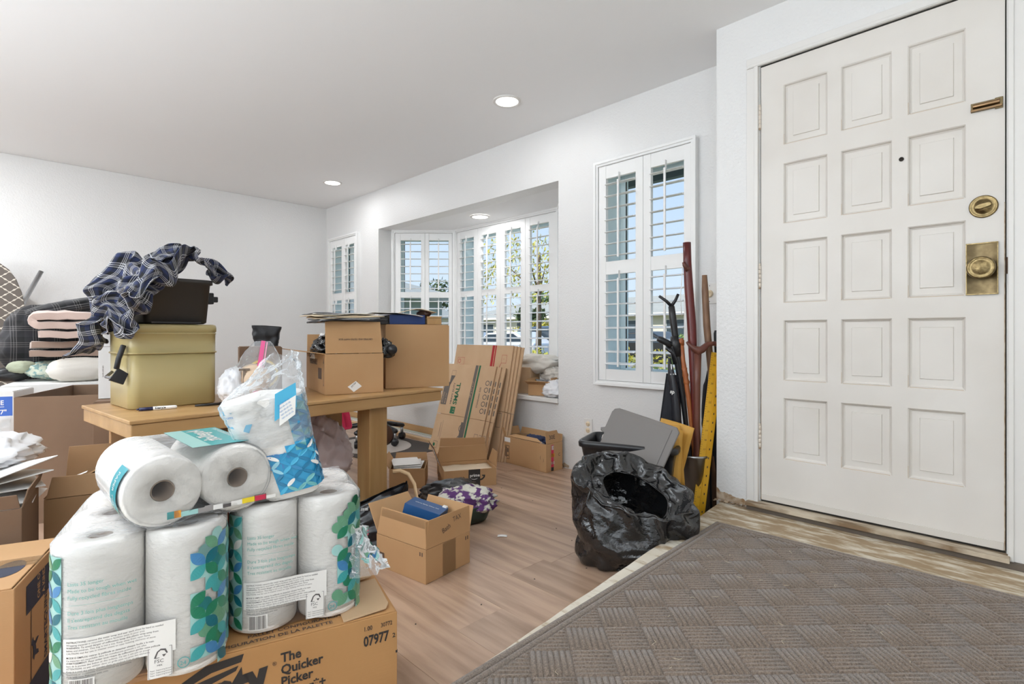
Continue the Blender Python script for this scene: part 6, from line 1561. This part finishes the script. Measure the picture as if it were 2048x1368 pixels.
stick('walking_staff', 'tall dark red walking staff, tallest stick in the corner', 'walking stick', pth, [.018, .019, .021, .021, .0235, .0225, .021, .0205], m_maroon, 14,
      parts=[('branch_stub', [(-1.300, 2.57, 1.285), (-1.312, 2.553, 1.31), (-1.316, 2.548, 1.325)], [.014, .010, .006], m_maroon2), ('string', [(-1.325, 2.56, 1.30), (-1.335, 2.555, 1.15), (-1.330, 2.56, 1.05)], .0022, m_paper)])
stick('wooden_stick', 'knotty brown wooden stick behind the dark red staff', 'walking stick', [(-1.215, 2.70, .012), (-1.222, 2.69, .4), (-1.228, 2.68, .75), (-1.245, 2.665, 1.0), (-1.252, 2.66, 1.18), (-1.254, 2.658, 1.262)], [.014, .015, .017, .018, .017, .013], m_stick)
stick('bipod_stick', 'black shooting stick with a forked top in front of the window', 'stick', [(-1.285, 2.60, .012), (-1.30, 2.585, .3), (-1.33, 2.56, .7), (-1.35, 2.535, .92), (-1.362, 2.525, 1.04), (-1.367, 2.52, 1.10)], [.012, .012, .013, .016, .018, .016], m_black,
      parts=[('fork_arm', [(-1.367, 2.52, 1.10), (-1.385, 2.502, 1.125), (-1.412, 2.475, 1.152)], [.009, .008, .007], m_black), ('fork_arm', [(-1.367, 2.52, 1.10), (-1.352, 2.535, 1.13), (-1.342, 2.545, 1.162)], [.009, .008, .007], m_black),
             ('rubber_grip', [(-1.343, 2.543, .84), (-1.352, 2.534, .90), (-1.357, 2.53, .945)], [.020, .027, .019], m_black), ('clamp', [(-1.385, 2.50, .885), (-1.36, 2.525, .86), (-1.35, 2.53, .80)], [.010, .014, .012], m_black)])
stick('black_cane', 'black folding cane with a curved handle leaning at the left', 'cane', [(-1.29, 2.60, .012), (-1.300, 2.585, .35), (-1.325, 2.56, .62), (-1.345, 2.54, .80), (-1.362, 2.524, .885), (-1.372, 2.515, .905)], [.011, .012, .0125, .0135, .0155, .016], m_black,
      parts=[('cane_handle', [(-1.366, 2.52, .895), (-1.385, 2.50, .912), (-1.408, 2.478, .928), (-1.418, 2.47, .933)], [.016, .017, .017, .013], m_black), ('wrist_strap', [(-1.36, 2.505, .80), (-1.352, 2.50, .74), (-1.35, 2.51, .70)], .003, m_paper)])
stick('carved_cane', 'carved orange brown cane between the black sticks and the staff', 'cane', [(-1.275, 2.60, .012), (-1.282, 2.595, .36), (-1.300, 2.575, .62), (-1.312, 2.563, .74), (-1.322, 2.556, .82), (-1.328, 2.55, .92)], [.009, .010, .012, .014, .012, .012], m_orange,
      parts=[('carved_knob', [(-1.306 - .0022 * k, 2.569 - .002 * k, .69 + .018 * k) for k in range(6)], [.012, .017, .012, .017, .012, .016], m_orange), ('head_knob', [(-1.325, 2.553, .895), (-1.329, 2.549, .92), (-1.332, 2.547, .932)], [.012, .017, .012], m_orange)])
ph = [(-1.262, 2.575, .012), (-1.256, 2.575, .4), (-1.255, 2.575, .70), (-1.252, 2.577, .86)]
stick('brown_cane', 'reddish brown cane with a hooked antler shaped handle', 'cane', ph, [.014, .015, .017, .019], m_maroon2,
      parts=[('cane_handle', [(-1.292, 2.538, .915), (-1.272, 2.557, .886), (-1.253, 2.575, .868), (-1.235, 2.593, .878), (-1.215, 2.612, .903), (-1.190, 2.637, .908), (-1.172, 2.655, .893)], [.006, .013, .026, .019, .014, .012, .009], m_maroon2)])
stick('black_umbrella', 'black gripped umbrella standing behind the hooked cane', 'umbrella', [(-1.225, 2.73, .012), (-1.215, 2.72, .5), (-1.21, 2.715, .70), (-1.21, 2.715, .82), (-1.209, 2.712, .86)], [.03, .055, .045, .014, .010], m_blackcloth,
      parts=[('umbrella_grip', [(-1.209, 2.712, .86), (-1.209, 2.712, .88), (-1.21, 2.712, .96), (-1.21, 2.712, .975)], [.015, .0165, .0185, .014], m_black), ('metal_collar', [(-1.209, 2.712, .835), (-1.209, 2.712, .858)], .014, m_steel)])
# hanging black nylon case with lettering
e = thing('folding_chair_bag', 'black nylon umbrella bag with white letters hanging beside the canes', 'bag', (-1.365, 2.53, .50), R(45))
m = MB().grid(14, 16, lambda u, v: ((u - .5) * (.105 - .045 * v) + .012 * v - .008, .018 * math.sin(u * 6.283 * .5) * -1 + .006 * fbm((u * 3, v * 3, 1), 2), v * .25 - .01 * u))
m.grid(14, 16, lambda u, v: ((u - .5) * (.105 - .045 * v) + .012 * v - .008, .014 * math.sin(u * 3.14) + .02, v * .25 - .01 * u)); 
m.obj('bag_body', [m_blackcloth], e, solid=.004)
m = MB().tube([(.02, -.02, -.30), (.015, -.02, 0), (-.0, -.015, .18), (-.012, -.01, .26), (-.018, 0, .33)], [.010, .034, .030, .022, .010], 14, flat=.7); m.obj('folded_canopy', [mk('black_nylon', (.014, .015, .020), .45, bump=.4, bs=60)], e)
P = Print(lambda x, y, l=0: (x - .028, -.045 - l, y + .155)); P.text('sp', 0, 0, .026, 0, -.2, bold=.03); P.text('* *', .0, .085, .02, 0); P.obj('lettering', [m_paper], e)
sack('black_bag', 'black nylon bag filling the corner behind the canes', 'bag', (-1.25, 2.80, .25), (.075, .045, .27), m_blackcloth, 18, 0, .1)
# yellow level / rule
e = thing('yellow_ruler', 'yellow metal carpenter rule leaning by the corner edge', 'ruler', (-1.245, 2.54, .003))
p0, p1 = Vector((-1.245, 2.54, .003)), Vector((-1.196, 2.665, .86)); zax = (p1 - p0).normalized(); xax = Vector((c_, s_, 0)); xax = (xax - zax * xax.dot(zax)).normalized(); yax = zax.cross(xax)
e.matrix_world = Matrix.Translation(p0) @ Matrix((xax, yax, zax)).transposed().to_4x4()
Ln = (p1 - p0).length; m_yr = mk('yellow_rule_paint', (.72, .40, .02), .4)
MB().box(-.022, .010, 0, .004, 0, Ln).obj('rule_face', [m_yr], e, .0008); MB().box(.010, .040, -.003, .016, 0, Ln).obj('rule_spine', [mk('yellow_rule_side', (.68, .36, .01), .45)], e, .002)
P = Print(lambda x, y, l=0: (x, -.0008 - l, y)); 
for k in range(int(Ln / .012)):
    P.rect(-.021, .01 + k * .012, -.016 if k % 4 else -.012, .0112 + k * .012, 0)
    if k % 4 == 2: P.text(str(10 + k // 4), -.008, .006 + k * .012, .013, 0)
P.obj('tick_marks', [m_ink], e)
P = Print(lambda x, y, l=0: (x, -.0038 - l, y))
for k in range(int(Ln / .045)): P.rect(.022, .01 + k * .045, .027, .02 + k * .045, 0)
P.obj('spine_marks', [m_ink], e)
bpy.context.view_layer.update()
